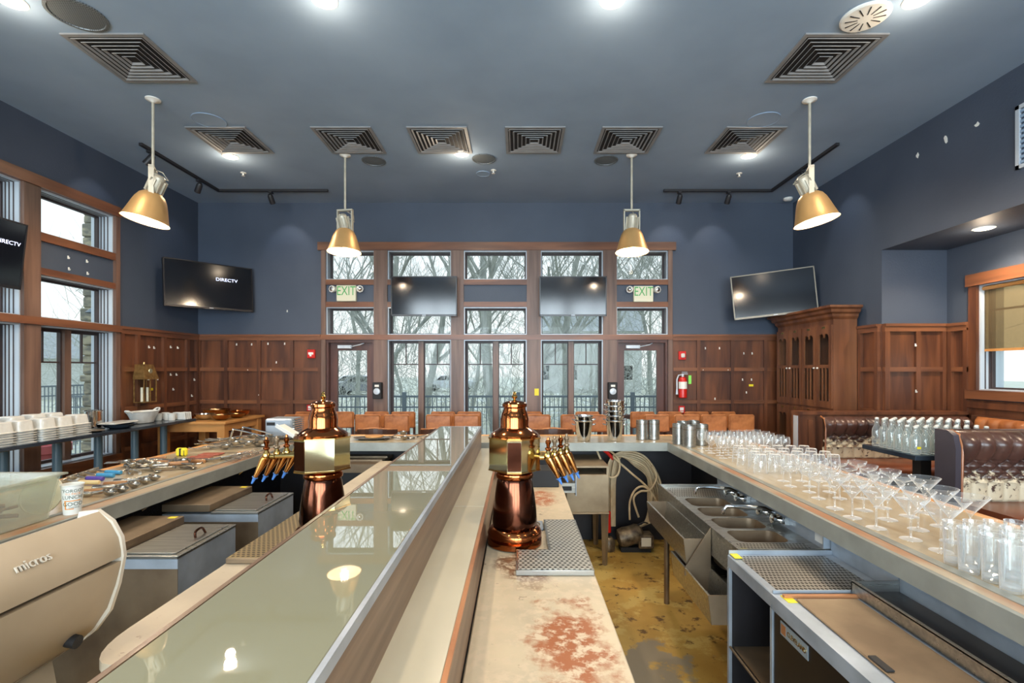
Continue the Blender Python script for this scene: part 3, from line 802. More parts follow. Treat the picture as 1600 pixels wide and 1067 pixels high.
# ================================================================ SCREENS AND WALL ITEMS
def screen(TL, TR, BL, lb, back=True, txt=None, th=.05, fm=None):
    TL, TR, BL = Vector(TL), Vector(TR), Vector(BL)
    x = (TR - TL); w = x.length; x.normalize(); z = (TL - BL); z = (z - x * z.dot(x)); h = z.length; z.normalize(); y = z.cross(x)
    c = (TR + BL) / 2
    t = thing('television', lb, 'television', c)
    t.rotation_euler = Matrix((x, y, z)).transposed().to_euler()
    b = MB(); b.rbox(-w / 2, w / 2, .004, th, -h / 2, h / 2, .006); b.build('housing', TVF, t); b = MB()
    for s in (-1, 1): b.box(s * w / 2, s * (w / 2 - .014), -.004, .004, -h / 2, h / 2)
    b.box(-w / 2, w / 2, -.004, .004, h / 2 - .014, h / 2); b.box(-w / 2, w / 2, -.004, .004, -h / 2, -h / 2 + .026)
    b.build('bezel', fm or TVF, t)
    b = MB(); b.box(-w / 2 + .014, w / 2 - .014, -.001, .005, -h / 2 + .026, h / 2 - .014); s = b.build('screen_glass', BLACKG, t)
    b = MB(); b.box(-.025, .025, -.0055, -.004, -h / 2 + .009, -h / 2 + .017); b.build('maker_badge', JAMB, t)
    if back:
        b = MB(); b.box(-.2, .2, th, th + .03, -.15, .15); b.box(-.03, .03, th + .03, th + back, -.05, .05); b.build('mounting_bracket', TVF, t)
    if txt:
        M = Matrix.Translation((txt[1], -.003, txt[2])) @ Matrix.Rotation(PI / 2, 4, 'X')
        text('lettering', txt[0], txt[3], M, SCRTXT, t, ext=.0006, sx_=1.15)
    return t
SCRTXT = mat('lit_screen_text', (210, 220, 255), emit=(214, 222, 255), estr=1.0)
screen((-4.47, 6.28, 3.137), (-3.79, 7.11, 3.15), (-4.45, 6.26, 2.52), 'corner television showing a small white provider logo on its dark screen', back=.16, txt=('DIRECTV', .20, .10, .06))
screen((2.886, 6.78, 2.975), (3.86, 6.5, 3.07), (2.92, 6.77, 2.385), 'blank corner television hung crooked above the glazed oak cabinet', back=.12, fm=mat('dull_bezel', (120, 114, 102), rough=.4, metal=.3))
screen((-1.786, 6.98, 3.022), (-.861, 6.98, 3.022), (-1.786, 7.0, 2.466), 'blank flat television hung over the windows nearer the left exit sign', back=.12)
screen((.296, 6.98, 3.022), (1.238, 6.98, 3.022), (.296, 7.0, 2.466), 'blank flat television hung over the windows nearer the right exit sign', back=.12)
screen((-4.43, 3.45, 3.02), (-4.42, 4.5, 3.02), (-4.50, 3.45, 2.435), 'television on the left window posts, cut by the picture edge', back=.17, txt=('DIRECTV', .37, .10, .047))

def exit_sign(x, z, lb):
    t = thing('exit_sign', lb, 'exit sign', (x, BY, z), 0, 'exit signs with twin emergency lamps')
    b = MB(); b.rbox(-.14, .14, -.06, -.002, -.115, .115, .008); b.build('sign_box', SIGNF, t)
    text('lettering', 'EXIT', .185, Matrix.Translation((0, -.0615, .028)) @ Matrix.Rotation(PI / 2, 4, 'X'), GREENL, t, sx_=.72)
    for s in (-1, 1):
        b = MB(); A = Matrix.Rotation(s * .35, 4, 'Z') @ Matrix.Rotation(PI / 2, 4, 'X')
        b.lathe([(.035, -.02), (.05, .0), (.052, .05), (.045, .055), (.0001, .058)], (s * .185, -.03, .06), 8, A, cap=False); h = b.build('emergency_lamp', WHITEC, t)
        b = MB(); b.lathe([(.032, .057), (.02, .066), (.0001, .068)], (s * .185, -.03, .06), 12, A, cap=False); b.build('lens', CHROME, h)
exit_sign((543 - 810) * BY / 780, EYE + 118 * BY / 780, 'exit sign with twin lamps over the door nearest the logo-showing corner television')
exit_sign((1004 - 810) * BY / 780, EYE + 117 * BY / 780, 'exit sign with twin lamps over the door nearest the fire extinguisher')

def wallbox(name, px, py, w, h, d, m, lb, cat, extra=None, Y=BY - .012):
    x = (px - 810) * Y / 780; z = EYE - (py - 577) * Y / 780
    t = thing(name, lb, cat, (x, Y, z))
    b = MB(); b.rbox(-w / 2, w / 2, -d, 0, -h / 2, h / 2, .006); b.build('housing', m, t)
    if extra: extra(t, w, h, d)
    return t
def pull(t, w, h, d):
    b = MB(); b.box(-w * .32, w * .32, -d - .008, -d, -.01, .022); b.box(-.012, .012, -d - .016, -d, -.035, .01); b.build('pull_handle', WHITE, t)
wallbox('fire_alarm_pull', 487.5, 553, .11, .125, .04, RED, 'red manual fire alarm station with white handle on back panelling', 'fire alarm', pull)
def strobe(t, w, h, d):
    b = MB(); b.rbox(-.025, .03, -d - .03, -d, -.03, .03, .01); b.build('strobe_lens', WHITEC, t)
wallbox('fire_alarm_strobe', 1065, 555.5, .105, .125, .04, RED, 'red fire alarm strobe above the fire extinguisher', 'fire alarm', strobe)
def sgn(t, w, h, d):
    b = MB(); b.box(-w * .3, w * .3, -d - .002, -d, -h * .1, h * .3); b.box(-w * .3, w * .3, -d - .002, -d, -h * .35, -h * .2); b.build('sign_print', WHITE, t)
wallbox('safety_sign', 1065, 640, .09, .11, .008, RED, 'small red safety sign on the panelling under the fire extinguisher', 'sign', sgn)
wallbox('safety_sign', 485, 637, .10, .09, .008, RED, 'small red safety sign low on panelling behind the left beer tower', 'sign', sgn)
wallbox('yellow_notice', 838.5, 612.5, .062, .1, .004, YELLOW, 'yellow notice card stuck on the window post in the middle', 'notice', Y=BY - .036)
wallbox('yellow_tag', 1173.5, 602, .065, .03, .004, YELLOW, 'yellow strip tag on the panelling between extinguisher and cabinet', 'tag', Y=BY - .014)
def disp(t, w, h, d):
    b = MB(); b.lathe([(.048, 0), (.044, .012), (.0001, .016)], (0, -d, -.01), 24, Matrix.Rotation(PI / 2, 4, 'X'), cap=False); b.build('push_disc', JAMB, t)
    b = MB(); b.box(-.03, .03, -d - .003, -d, .055, .085); b.build('sticker', WHITE, t)
wallbox('hand_dispenser', 591.5, 610, .125, .235, .09, BLACK, 'black hand sanitiser dispenser on the post beside the left exit door', 'dispenser', disp, Y=BY - .036)
wallbox('hand_dispenser', 956, 610, .125, .235, .09, BLACK, 'black hand sanitiser dispenser on the post beside the right exit door', 'dispenser', disp, Y=BY - .036)

# fire extinguisher
x = (1066 - 810) * 7.1 / 780
t = thing('fire_extinguisher', 'red fire extinguisher with black hose and green tag on panelling', 'fire extinguisher', (x, 7.08, 1.315))
b = MB(); b.lathe([(.05, 0), (.058, .008), (.058, .25), (.045, .285), (.02, .3), (.0001, .3)], n=24, cap=True); c = b.build('cylinder', RED, t)
b = MB(); b.lathe([(.0590, .13), (.0590, .23)], n=24, cap=False); b.build('white_label', WHITE, c)
b = MB(); b.cyl((0, 0, .29), .018, .05, 12); b.box(-.012, .07, -.01, .01, .335, .345); b.box(-.012, .065, -.01, .01, .36, .368); b.build('valve_lever', JAMB, t)
b = MB(); b.tube([(-.01, 0, .33), (-.06, 0, .32), (-.085, -.01, .26), (-.085, -.01, .12)], .01, 8); b.tube([(-.085, -.01, .12), (-.085, -.01, .05)], [.012, .018], 8); b.build('hose', JAMB, t)
b = MB(); b.box(.06, .1, -.065, -.062, .2, .32); b.build('green_tag', mat('lime_tag', (130, 220, 90)), t)

# brass wall lantern on left panelling
YY = 780 * 4.55 / (810 - 223)
t = thing('wall_lantern', 'aged brass wall lantern with glass sides on left panelling', 'wall lamp', (LX + .037, YY, 1.46))
M = Matrix.Rotation(-PI / 2, 4, 'Z')
def fr(z0, z1, w0, w1, d0, d1):
    b = MB(); b.add([(0, -w0, z0), (d0, -w0, z0), (d0, w0, z0), (0, w0, z0), (0, -w1, z1), (d1, -w1, z1), (d1, w1, z1), (0, w1, z1)],
                    [(0, 3, 2, 1), (4, 5, 6, 7), (0, 1, 5, 4), (1, 2, 6, 5), (2, 3, 7, 6), (3, 0, 4, 7)]); return b
OBR = mat('aged_brass', (186, 150, 92), (146, 114, 68), scale=(20, 20, 20), rough=0.35, metal=0.8)
b = fr(.14, .32, .115, .085, .15, .1); b.tube([(.05, 0, .32), (.05, 0, .345)], .012, 8); b.build('hood', OBR, t)
b = MB(); b.lathe([(.03, 0), (.026, .006), (.0001, .008)], (.128, 0, .24), 20, Matrix.Rotation(PI / 2, 4, 'Y'), cap=False); b.build('medallion', mat('medallion', (190, 190, 160), rough=.3, metal=.8), t)
b = MB()
for (u, w) in ((.0, -.1), (.0, .1), (.12, -.1), (.12, .1), (.12, 0)): b.box(u, u + .01, w - .005, w + .005, -.13, .14)
b.box(0, .13, -.105, .105, -.14, -.13); b.build('cage', OBR, t)
b = MB(); b.box(.003, .118, -.098, .098, -.128, .138); b.build('glass_sides', GLASSW, t)
b = MB()
for w in (-.05, .04): b.cyl((.06, w, -.129), .014, .17, 12)
b.build('candle', CREAM, t)
b = MB(); b.box(0, .003, -.03, .03, -.015, .015); o = b.build('yellow_tag', YELLOW, label='small yellow tag on the panelling just beside the brass lantern', cat='tag')
o.location = (LX + .013, 780 * 4.6 / (810 - 237), EYE - 31 * 6.27 / 780)

# ================================================================ CABINET
YC = 5.77; XF = 3.62; YF = 7.0
t = thing('display_cabinet', 'tall glazed oak cabinet with arched doors under the crooked television', 'cabinet', (RX - .2, 6.4, 0))
b = MB(); b.box(XF + .02, RX - .045, YC, YC + .025, 0, 2.28); b.box(XF + .02, RX - .045, YF - .025, YF, 0, 2.28); b.box(RX - .06, RX - .045, YC + .025, YF - .025, 0, 2.28)
b.box(XF + .02, RX - .06, YC + .025, YF - .025, 0, .1); b.box(XF + .02, RX - .06, YC + .025, YF - .025, 1.24, 1.27); b.box(XF + .02, RX - .06, YC + .025, YF - .025, 2.24, 2.28)
b.box(XF + .04, RX - .06, YC + .025, YF - .025, .7, .72); b.box(XF + .04, RX - .06, YC + .025, YF - .025, 1.75, 1.77)
b.build('carcass', CABW, t, world=True)
cr_ = [(0, 2.28), (0, 2.30), (.025, 2.33), (.03, 2.36), (.06, 2.38), (.065, 2.41), (.10, 2.43), (.10, 2.455), (0, 2.455)]
b = MB()
n = len(cr_)
path = []
for (d, z) in cr_:
    path.append([(RX - .045, YC - d, z), (XF + .02 - d, YC - d, z), (XF + .02 - d, YF + min(d, .1), z), (RX - .045, YF + min(d, .1), z)])
vs = [p for row in path for p in row]; fs = []
for i in range(n - 1):
    for k in range(3): fs.append((i * 4 + k, i * 4 + k + 1, (i + 1) * 4 + k + 1, (i + 1) * 4 + k))
fs.append(((n - 1) * 4, (n - 1) * 4 + 1, (n - 1) * 4 + 2, (n - 1) * 4 + 3))
b.add(vs, [f[::-1] for f in fs]); b.build('crown_moulding', CABW, t, world=True, angle=20)
nd = 4; dw = (YF - YC) / nd
for k in range(nd):
    for (z0, z1, up) in ((1.265, 2.24, True), (.1, 1.24, False)):
        y0 = YC + k * dw + .006; y1 = YC + (k + 1) * dw - .006
        M = frameM((XF, 0, 0), (0, 1, 0), (1, 0, 0)) if False else Matrix(((0, 1, 0, XF), (1, 0, 0, 0), (0, 0, 1, 0), (0, 0, 0, 1)))
        dl = MB(M); st = .05; r = .055 if up else .05
        dl.box(y0, y0 + st, 0, .02, z0, z1); dl.box(y1 - st, y1, 0, .02, z0, z1)
        # arch head: two round arches cut from the top rail
        a0, a1 = y0 + st, y1 - st; hw = (a1 - a0) / 4; zt = z1 - .1
        for s in range(2):
            c0 = a0 + hw + s * 2 * hw
            N = 10
            for q in range(N):
                t0 = PI * q / N; t1 = PI * (q + 1) / N
                u0_, u1_ = c0 - hw * math.cos(t0), c0 - hw * math.cos(t1)
                w0_, w1_ = zt - hw + hw * math.sin(t0), zt - hw + hw * math.sin(t1)
                dl.prism([(u0_, w0_), (u1_, w1_), (u1_, z1), (u0_, z1)], 0, .02, 'y')
        dl.box(a0, a1, 0, .02, z0, z0 + .08)
        mz = z0 + .08 + (z1 - z0) * .4 if up else z0 + .4
        dl.box(a0, a1, 0, .02, mz, mz + .04)
        for q in (1, 2): 
            cx = a0 + (a1 - a0) * q / 3; dl.box(cx - .009, cx + .009, .002, .018, z0 + .08, mz)
        d = dl.build('door', CABW, t, world=True)
        g = MB(M); g.box(a0 - .005, a1 + .005, .008, .012, z0 + .07, z1 - .06); g.build('glass', GLASSW, d, world=True)
        if up:
            k2 = MB(M); k2.lathe([(.012, 0), (.01, -.012), (.0001, -.015)], (y0 + .03 if k % 2 else y1 - .03, 0, mz), 12, Matrix.Rotation(-PI / 2, 4, 'X'), cap=False); k2.build('knob', WHITE, d, world=True)
        l = MB(M); l.box((y0 + y1) / 2 - .03, (y0 + y1) / 2 + .03, -.002, .0, z1 - .04, z1 - .015); l.build('number_plate', BRASS, d, world=True)

# ================================================================ BAR COUNTER (U shape)
IL, IR, OL, OR_, YB, YO, YN = -2.036, 1.377, -2.81, 2.15, 4.612, 5.15, -.9
BT = 1.04
t = thing('bar_counter', 'large U-shaped bar counter with tan top and zinc edge', 'bar counter', (-.33, 4.9, 0))
def arc(cx, cy, r, a0, a1, n=10): return [(cx + r * math.cos(a0 + (a1 - a0) * k / n), cy + r * math.sin(a0 + (a1 - a0) * k / n)) for k in range(n + 1)]
def uout(o, i, r=.4):
    return [(OL - o, YN)] + arc(OL + r - o, YO - r + o, r, PI, PI / 2) + arc(OR_ - r + o, YO - r + o, r, PI / 2, 0) + [(OR_ + o, YN), (IR - i, YN), (IR - i, YB - i), (IL + i, YB - i), (IL + i, YN)]
b = MB(); b.prism(uout(0, -.02), .99, BT, 'z'); b.build('counter_top', BARTOP, t, world=True)
b = MB()
b.box(IR, IR + .02, YN, YB, .965, BT + .001); b.box(IL - .02, IL, YN, YB, .965, BT + .001); b.box(IL - .02, IR + .02, YB, YB + .02, .965, BT + .001)
b.build('zinc_edge', BARSTEEL, t, world=True)
for xa_, xb_ in ((IR + .02, IR + .068), (IL - .1, IL - .02)):
    b = MB(); b.box(xa_, xb_, YN, YB, BT, BT + .0015); b.build('rusty_strip', RUST, t, world=True)
for xa_, xb_ in ((IR + .068, IR + .105), (IL - .13, IL - .1)):
    b = MB(); b.box(xa_, xb_, YN, YB + .1, BT, BT + .005); b.build('grey_strip', BARSTEEL, t, world=True)
# wood nosing on outer edge
out = [(OL, YN)] + arc(OL + .4, YO - .4, .4, PI, PI / 2) + arc(OR_ - .4, YO - .4, .4, PI / 2, 0) + [(OR_, YN)]
b = MB(); b.tube([(x, y, BT - .02) for x, y in out], .028, 10); b.build('wood_nosing', WOODL, t, world=True)
b = MB(); b.box(OL + .35, OL + .4, YN, YO - .1, 0, .99); b.box(OL + .4, OR_ - .35, 5.05, 5.1, 0, .99); b.box(OR_ - .4, OR_ - .35, YN, YO - .1, 0, .99)
b.build('front_panel', DARKP, t, world=True)
b = MB(); b.box(OL + .4, OL + .405, YN, 5.05, .55, .99); b.build('speckled_panel', GRANITE, t, world=True)
for yy in (2.9, 3.9):
    b = MB(); b.tube([(IL - .1, yy, .985), (IL - .12, yy + .02, .93), (IL - .15, yy, .90)], .006, 6); b.build('purse_hook', CHROME, t, world=True)

# ================================================================ ISLAND
t = thing('island_counter', 'long central island with raised green glass shelf and cream ledge', 'island', (-.45, 2.3, 0))
b = MB(); b.rbox(-.149, .31, .35, 3.756, .862, .892, .004); b.build('work_top', WORKTOP, t, world=True)
lp = [(-1.248, 1.60)] + [(-1.248 + .1 * (1 - math.cos(a)), 1.60 - .2 * math.sin(a)) for a in [PI / 2 * k / 6 for k in range(1, 7)]] + [(-1.0, 1.385), (-.66, 1.37), (-.66, 4.51), (-1.248, 4.51)]
b = MB(); b.prism(lp, .862, .892, 'z'); b.build('side_top', SIDETOP, t, world=True)
b = MB(); b.rbox(-.648, -.323, .3, 4.195, 1.222, 1.24, .003); b.build('glass_shelf', GREENTOP, t, world=True)
b = MB(); b.box(-.323, -.312, .3, 4.207, 1.215, 1.2405); b.box(-.648, -.323, 4.195, 4.207, 1.2, 1.2405); b.build('steel_trim', STEELB, t, world=True)
b = MB(); b.box(-.66, -.648, .3, 4.207, 1.2, 1.2405); b.build('side_trim', WALNUT, t, world=True)
b = MB(); b.box(-.655, -.3125, .3, 4.2, 1.056, 1.2155); b.build('walnut_side', WALNUT, t, world=True)
b = MB(); b.rbox(-.655, -.165, 2.423, 4.2, 1.03, 1.056, .002); b.rbox(-.655, -.165, .3, 2.417, 1.03, 1.056, .002); b.build('cream_ledge', LEDGE, t, world=True)
b = MB(); b.box(-.165, -.152, .3, 4.2, 1.049, 1.0575); b.build('copper_edge', COPEDGE, t, world=True)
b = MB(); b.box(-.655, -.153, .3, 4.2, .892, 1.03); b.box(-.1645, -.153, .3, 4.2, 1.03, 1.049); b.build('ledge_support', WALNUT, t, world=True)
b = MB(); b.box(-1.18, .26, 1.5, 3.7, 0, .862); b.box(-.66, .26, .35, 1.5, 0, .862); b.box(-1.18, -.66, 3.7, 4.45, 0, .862); b.build('carcass', DARKP, t, world=True)

b = MB(); b.rbox(.09, .285, 3.5, 3.72, .892, 1.01, .004); b.build('black_box', BLACK, smooth=True, label='small black box standing at the far end of the work top', cat='box')

# left underbar shelf at the back
t = thing('underbar_shelf', 'brown metal underbar shelf beneath the back counter by the left tower', 'shelf', (-1.55, 4.75, 0))
b = MB(); b.box(-1.95, -1.26, 4.45, 5.0, .84, .87); b.box(-1.95, -1.26, 4.44, 4.45, .80, .875); b.box(-1.95, -1.26, 4.62, 4.64, .87, .885); b.box(-1.95, -1.26, 4.8, 4.82, .87, .885); b.build('shelf_board', STEELD, t, world=True)
b = MB(); b.box(-1.93, -1.28, 4.47, 4.98, 0, .84); b.build('cabinet_body', BLACK, t, world=True)

# ---- beer towers
def tower(name, loc, mirror, lb):
    t = thing(name, lb, 'beer tower', loc, 0, 'copper beer towers on the island')
    m = -1 if mirror else 1
    b = MB(); b.lathe([(.118, 0), (.129, .006), (.129, .03), (.12, .036), (.128, .045), (.129, .06), (.12, .078), (.104, .088)], n=48); b.build('base', COPPER, t)
    b = MB(); b.lathe([(.10, .086), (.106, .10), (.107, .118), (.103, .17), (.094, .24), (.084, .30), (.080, .312)], n=48, cap=False); b.build('body', COPPERD, t)
    b = MB(); b.lathe([(.080, .312), (.088, .318), (.09, .328), (.088, .338), (.08, .343), (.074, .347), (.09, .356), (.11, .365)], n=48, cap=True); b.build('collar', COPPER, t)
    R = Matrix.Rotation(math.radians(-24 if mirror else 0), 4, 'Z')
    oc = [(-.032, -.14), (.032, -.14), (.118, -.05), (.118, .05), (.032, .14), (-.032, .14), (-.118, .05), (-.118, -.05)]
    b = MB(R); b.prism(oc, .365, .505, 'z'); hx = b.build('mirrored_head', MIRROR, t, smooth=False)
    b = MB(R); b.box(-.030, .030, -.1435, -.14, .37, .50)
    b.build('wood_inlay', COPPERD, hx)
    b = MB(R)
    oc2 = [(x * 1.03, y * 1.03) for x, y in oc]; b.prism(oc2, .505, .512, 'z'); b.prism(oc2, .358, .365, 'z'); b.build('head_rim', BRASS, t, smooth=False)
    b = MB(); b.lathe([(.112, .512), (.113, .522), (.105, .53), (.085, .542), (.068, .552), (.066, .562), (.067, .59), (.062, .615), (.052, .64), (.053, .647), (.058, .652), (.058, .664), (.05, .672), (.03, .678), (.012, .68)], n=48); b.build('domed_cap', COPPER, t)
    b = MB(); b.lathe([(.012, .68), (.006, .686), (.013, .694), (.014, .70), (.008, .708), (.009, .713), (.004, .722), (.0001, .724)], n=20, cap=False); b.build('finial', BRASS, t)
    for k in range(4):
        hx_ = (.155 + .032 * k); yy = -.085 + .042 * k
        if mirror: hx_ = -(.235 - .028 * k); yy = -.07 + .04 * k
        s = m; z = .425
        b = MB(); b.tube([(s * .10, yy * .6, z), (hx_ - s * .02, yy, z)], .009, 10); b.lathe([(.013, 0), (.013, .02)], (hx_ - s * .04, yy, z), 12, Matrix.Rotation(s * PI / 2, 4, 'Y'))
        b.lathe([(.010, -.022), (.016, -.012), (.017, .012), (.012, .022), (.009, .03)], (hx_, yy, z), 14)
        tp = b.build('tap_body', BRASS, t)
        b = MB(); b.lathe([(.010, .03), (.015, .036), (.015, .042), (.008, .046), (.009, .058), (.013, .064), (.013, .074), (.007, .08), (.006, .09), (.0001, .092)], (hx_, yy, z), 14, cap=False); b.build('tap_handle', STEELD if k % 2 else COPPER, tp)
        e = Vector((hx_ + s * .048, yy - .01, z - .095)); st = Vector((hx_ + s * .004, yy, z - .005))
        b = MB(); b.tube([st, st.lerp(e, .15), e], [.021, .021, .008], 14); b.build('spout', GOLDC, tp)
        d = (e - st).normalized()
        b = MB(); b.tube([e - d * .002, e, e + d * .004, e + d * .03], [.013, .013, .008, .004], 14); b.build('blue_cap', BLUEC, tp)
    return t
GOLDC = mat('golden_tap_metal', (198, 142, 78), (172, 116, 62), scale=(9, 9, 9), rough=0.16, metal=1.0)
BLUEC = mat('blue_rubber', (62, 112, 178), rough=0.45)
tower('beer_tower', (-.018, 2.376, .892), False, 'copper beer tower with taps on the island beside the square drip tray')
tower('beer_tower', (-.929, 2.376, .892), True, 'copper beer tower with taps on the left side of the green glass shelf')

# drip trays
t = thing('drip_tray', 'square perforated steel drip tray in front of the right beer tower', 'drip tray', (.15, 2.3, .892))
poly = [(-.01, 2.0), (.305, 2.0), (.305, 2.68), (.135, 2.68), (.135, 2.235), (-.01, 2.235)]
b = MB(); b.prism(poly, .893, .915, 'z'); b.build('pan', STEEL, t, world=True, bevel=.002)
b = MB(); b.prism([(-.0, 2.01), (.296, 2.01), (.296, 2.67), (.145, 2.67), (.145, 2.225), (-.0, 2.225)], .915, .9165, 'z'); b.build('perforated_plate', DRIP, t, world=True)
t2 = thing('glass_rinser', 'small round glass rinser grate beside the right beer tower', 'glass rinser', (.065, 2.62, .892))
b = MB(); b.rbox(0, .13, 2.56, 2.69, .893, .905, .003); b.build('plate', STEELB, t2, world=True)
b = MB()
for r in (.05, .035, .02): b.lathe([(r, 0), (r, .004), (r - .006, .004), (r - .006, 0)], (.065, 2.625, .905), 24, cap=False)
b.build('ring_grate', STEELD, t2, world=True)
t = thing('drip_tray', 'long perforated tan drip tray along the island edge by the left tower', 'drip tray', (-1.05, 2.5, .892))
b = MB(); b.rbox(-1.245, -.87, 2.12, 2.25, .893, .917, .003); b.rbox(-1.245, -1.06, 2.25, 2.9, .893, .917, .003); b.build('pan', STEELD, t, world=True)
b = MB(); b.box(-1.238, -.875, 2.127, 2.2499, .917, .9185); b.box(-1.238, -1.067, 2.25, 2.893, .917, .9185); b.build('perforated_plate', DRIPT, t, world=True)

# ================================================================ SINK AND UNDERBAR UNITS (right)
def rrect(x0, x1, y0, y1, r, n=6):
    return arc(x1 - r, y1 - r, r, 0, PI / 2, n) + arc(x0 + r, y1 - r, r, PI / 2, PI, n) + arc(x0 + r, y0 + r, r, PI, 1.5 * PI, n) + arc(x1 - r, y0 + r, r, 1.5 * PI, 2 * PI, n)
SZ = .84
t = thing('bar_sink', 'stainless four-compartment bar sink under the glass-laden counter', 'sink', (1.25, 3.05, 0))
bas = [(3.205, 3.425), (2.985, 3.19), (2.76, 2.965), (2.535, 2.74)]
X0, X1 = 1.12, 1.40
top = MB()
ys = [2.39] + [v for p in reversed(bas) for v in p] + [3.74]
cells = [(1.055, X0, 2.39, 3.74), (X1, 1.5, 2.39, 3.74)]
seg = [(2.39, 2.535), (2.74, 2.76), (2.965, 2.985), (3.19, 3.205), (3.425, 3.74)]
for (a, c, d, e) in cells: top.box(a, c, d, e, SZ - .012, SZ)
for (d, e) in seg: top.box(X0, X1, d, e, SZ - .012, SZ)
for (d, e) in bas:
    inn = rrect(X0 + .008, X1 - .008, d + .008, e - .008, .045, 6)
    cx, cy = (X0 + X1) / 2, (d + e) / 2; ou = []
    for (px_, py_) in inn:
        ou.append((X0 if px_ < X0 + .05 and abs(px_ - X0) <= abs(py_ - (d if py_ < cy else e)) + .03 else (X1 if px_ > X1 - .05 and abs(px_ - X1) <= abs(py_ - (d if py_ < cy else e)) + .03 else px_),
                   d if py_ < d + .05 and abs(py_ - d) <= abs(px_ - (X0 if px_ < cx else X1)) + .03 else (e if py_ > e - .05 and abs(py_ - e) <= abs(px_ - (X0 if px_ < cx else X1)) + .03 else py_)))
    n = len(inn); top.add([(p[0], p[1], SZ - .001) for p in inn] + [(p[0], p[1], SZ - .0005) for p in ou], [(k, (k + 1) % n, n + (k + 1) % n, n + k)[::-1] for k in range(n)])
top.box(1.05, 1.058, 2.39, 3.74, SZ - .13, SZ + .02); top.box(1.05, 1.5, 3.735, 3.745, SZ - .1, SZ + .02); top.box(1.05, 1.5, 2.385, 2.393, SZ - .1, SZ + .022)
top.build('rim_deck', STEEL, t, world=True)
for (d, e) in bas:
    r0 = rrect(X0 + .008, X1 - .008, d + .008, e - .008, .045, 6); r1 = rrect(X0 + .02, X1 - .02, d + .02, e - .02, .04, 6)
    n = len(r0); b = MB()
    vs = [(p[0], p[1], SZ - .001) for p in r0] + [(p[0], p[1], SZ - .24) for p in r1]
    b.add(vs, [(k, (k + 1) % n, n + (k + 1) % n, n + k) for k in range(n)] + [tuple(range(n, 2 * n))]); b.build('basin', STEELD, t, world=True)
for ya_, yb_ in ((2.42, 2.52), (3.45, 3.7)):
    b = MB(); b.box(1.10, 1.44, ya_, yb_, SZ, SZ + .0015); b.build('drainboard', DRAINB, t, world=True)
b = MB(); b.box(1.49, 1.5, 2.39, 3.74, SZ, .94); b.box(1.46, 1.5, 2.388, 2.396, SZ, .94); b.build('backsplash', STEELB, t, world=True)
b = MB(); b.box(1.06, 1.5, 2.43, 2.45, .3, SZ - .02); b.box(1.06, 1.5, 2.45, 3.7, .55, .57); b.build('under_shelf', STEEL, t, world=True)
for (x, y) in ((1.09, 3.67), (1.45, 3.68), (1.287, 2.5), (1.45, 2.5)):
    b = MB(); b.tube([(x, y, 0), (x, y, SZ - .012)], .02, 12); b.build('leg', STEELD, t, world=True)
for yy in (3.3, 2.84):
    f = MB(); f.box(1.462, 1.489, yy - .1, yy + .1, .865, .905)
    f.tube([(1.46, yy, .90), (1.40, yy, .93), (1.28, yy + .02, .935), (1.2, yy + .04, .93), (1.185, yy + .045, .905), (1.183, yy + .046, .885)], [.011, .011, .010, .010, .010, .012], 10)
    fo = f.build('faucet', CHROME, t, world=True)
    for s in (-.08, .08):
        h = MB(); h.lathe([(.02, 0), (.022, .012), (.016, .02), (.012, .04), (.024, .045), (.026, .06), (.0001, .064)], (1.46, yy + s, .885), 12, Matrix.Rotation(-PI / 2.3, 4, 'Y'), cap=False); h.build('tap_handle', CHROME, fo, world=True)
b = MB(); b.box(1.485, 1.489, 2.42, 2.5, .865, .92); b.build('label_plate', WHITE, t, world=True)

def rail_(y0, y1, z, lb):
    t = thing('speed_rail', lb, 'speed rail', (.98, (y0 + y1) / 2, z - .14), group='steel bottle troughs on the sink front')
    b = MB(); pr = [(.905, z), (.915, z), (.93, z - .13), (1.03, z - .13), (1.045, z + .0), (1.052, z), (1.035, z - .14), (.922, z - .14)]
    b.prism(pr, y0, y1, 'y'); b.build('trough', STEEL, t, world=True)
    for yy in (y0, y1):
        b = MB(); b.prism([(.905, z), (.922, z - .14), (1.035, z - .14), (1.052, z)], yy - .003, yy + .003, 'y'); b.build('end_plate', STEELD, t, world=True)
rail_(2.74, 3.52, .79, 'upper steel bottle trough on the sink front, farther one')
rail_(2.385, 2.97, .64, 'lower steel bottle trough on the sink front, nearer one')
t = thing('trough_bracket', 'triangular steel bracket between the two bottle troughs', 'bracket', (1.0, 2.72, .5))
b = MB(); b.prism([(.905, .60), (.905, .64), (1.047, .86), (1.047, .50)], 2.716, 2.722, 'y'); b.build('plate', STEELD, t, world=True)

# perforated glass drainer unit
t = thing('glass_drainer', 'open steel glass drainer cabinet between the sink and the bottle cooler', 'drainer', (1.25, 2.17, 0))
b = MB(); b.rbox(.995, 1.5, 1.96, 2.378, SZ - .06, SZ, .004); b.box(1.0, 1.5, 1.96, 1.966, SZ, SZ + .012); b.box(1.0, 1.49, 2.37, 2.376, SZ, SZ + .02); b.build('top_frame', STEELB, t, world=True)
b = MB(); b.box(1.03, 1.44, 1.985, 2.35, SZ, SZ + .0015); b.build('drain_plate', DRAINB, t, world=True)
b = MB(); b.box(.995, 1.01, 2.36, 2.378, .05, SZ - .06); b.box(.995, 1.01, 1.96, 1.975, .05, SZ - .06); b.box(.995, 1.01, 1.975, 2.36, .05, .08); b.build('front_frame', STEELB, t, world=True)
b = MB(); b.box(1.01, 1.5, 2.362, 2.378, .05, SZ - .06); b.box(1.01, 1.5, 1.96, 1.973, .05, SZ - .06); b.box(1.01, 1.5, 1.975, 2.36, .05, .07); b.box(1.49, 1.5, 1.975, 2.36, .07, SZ - .06); b.build('dark_interior', DARKP, t, world=True)
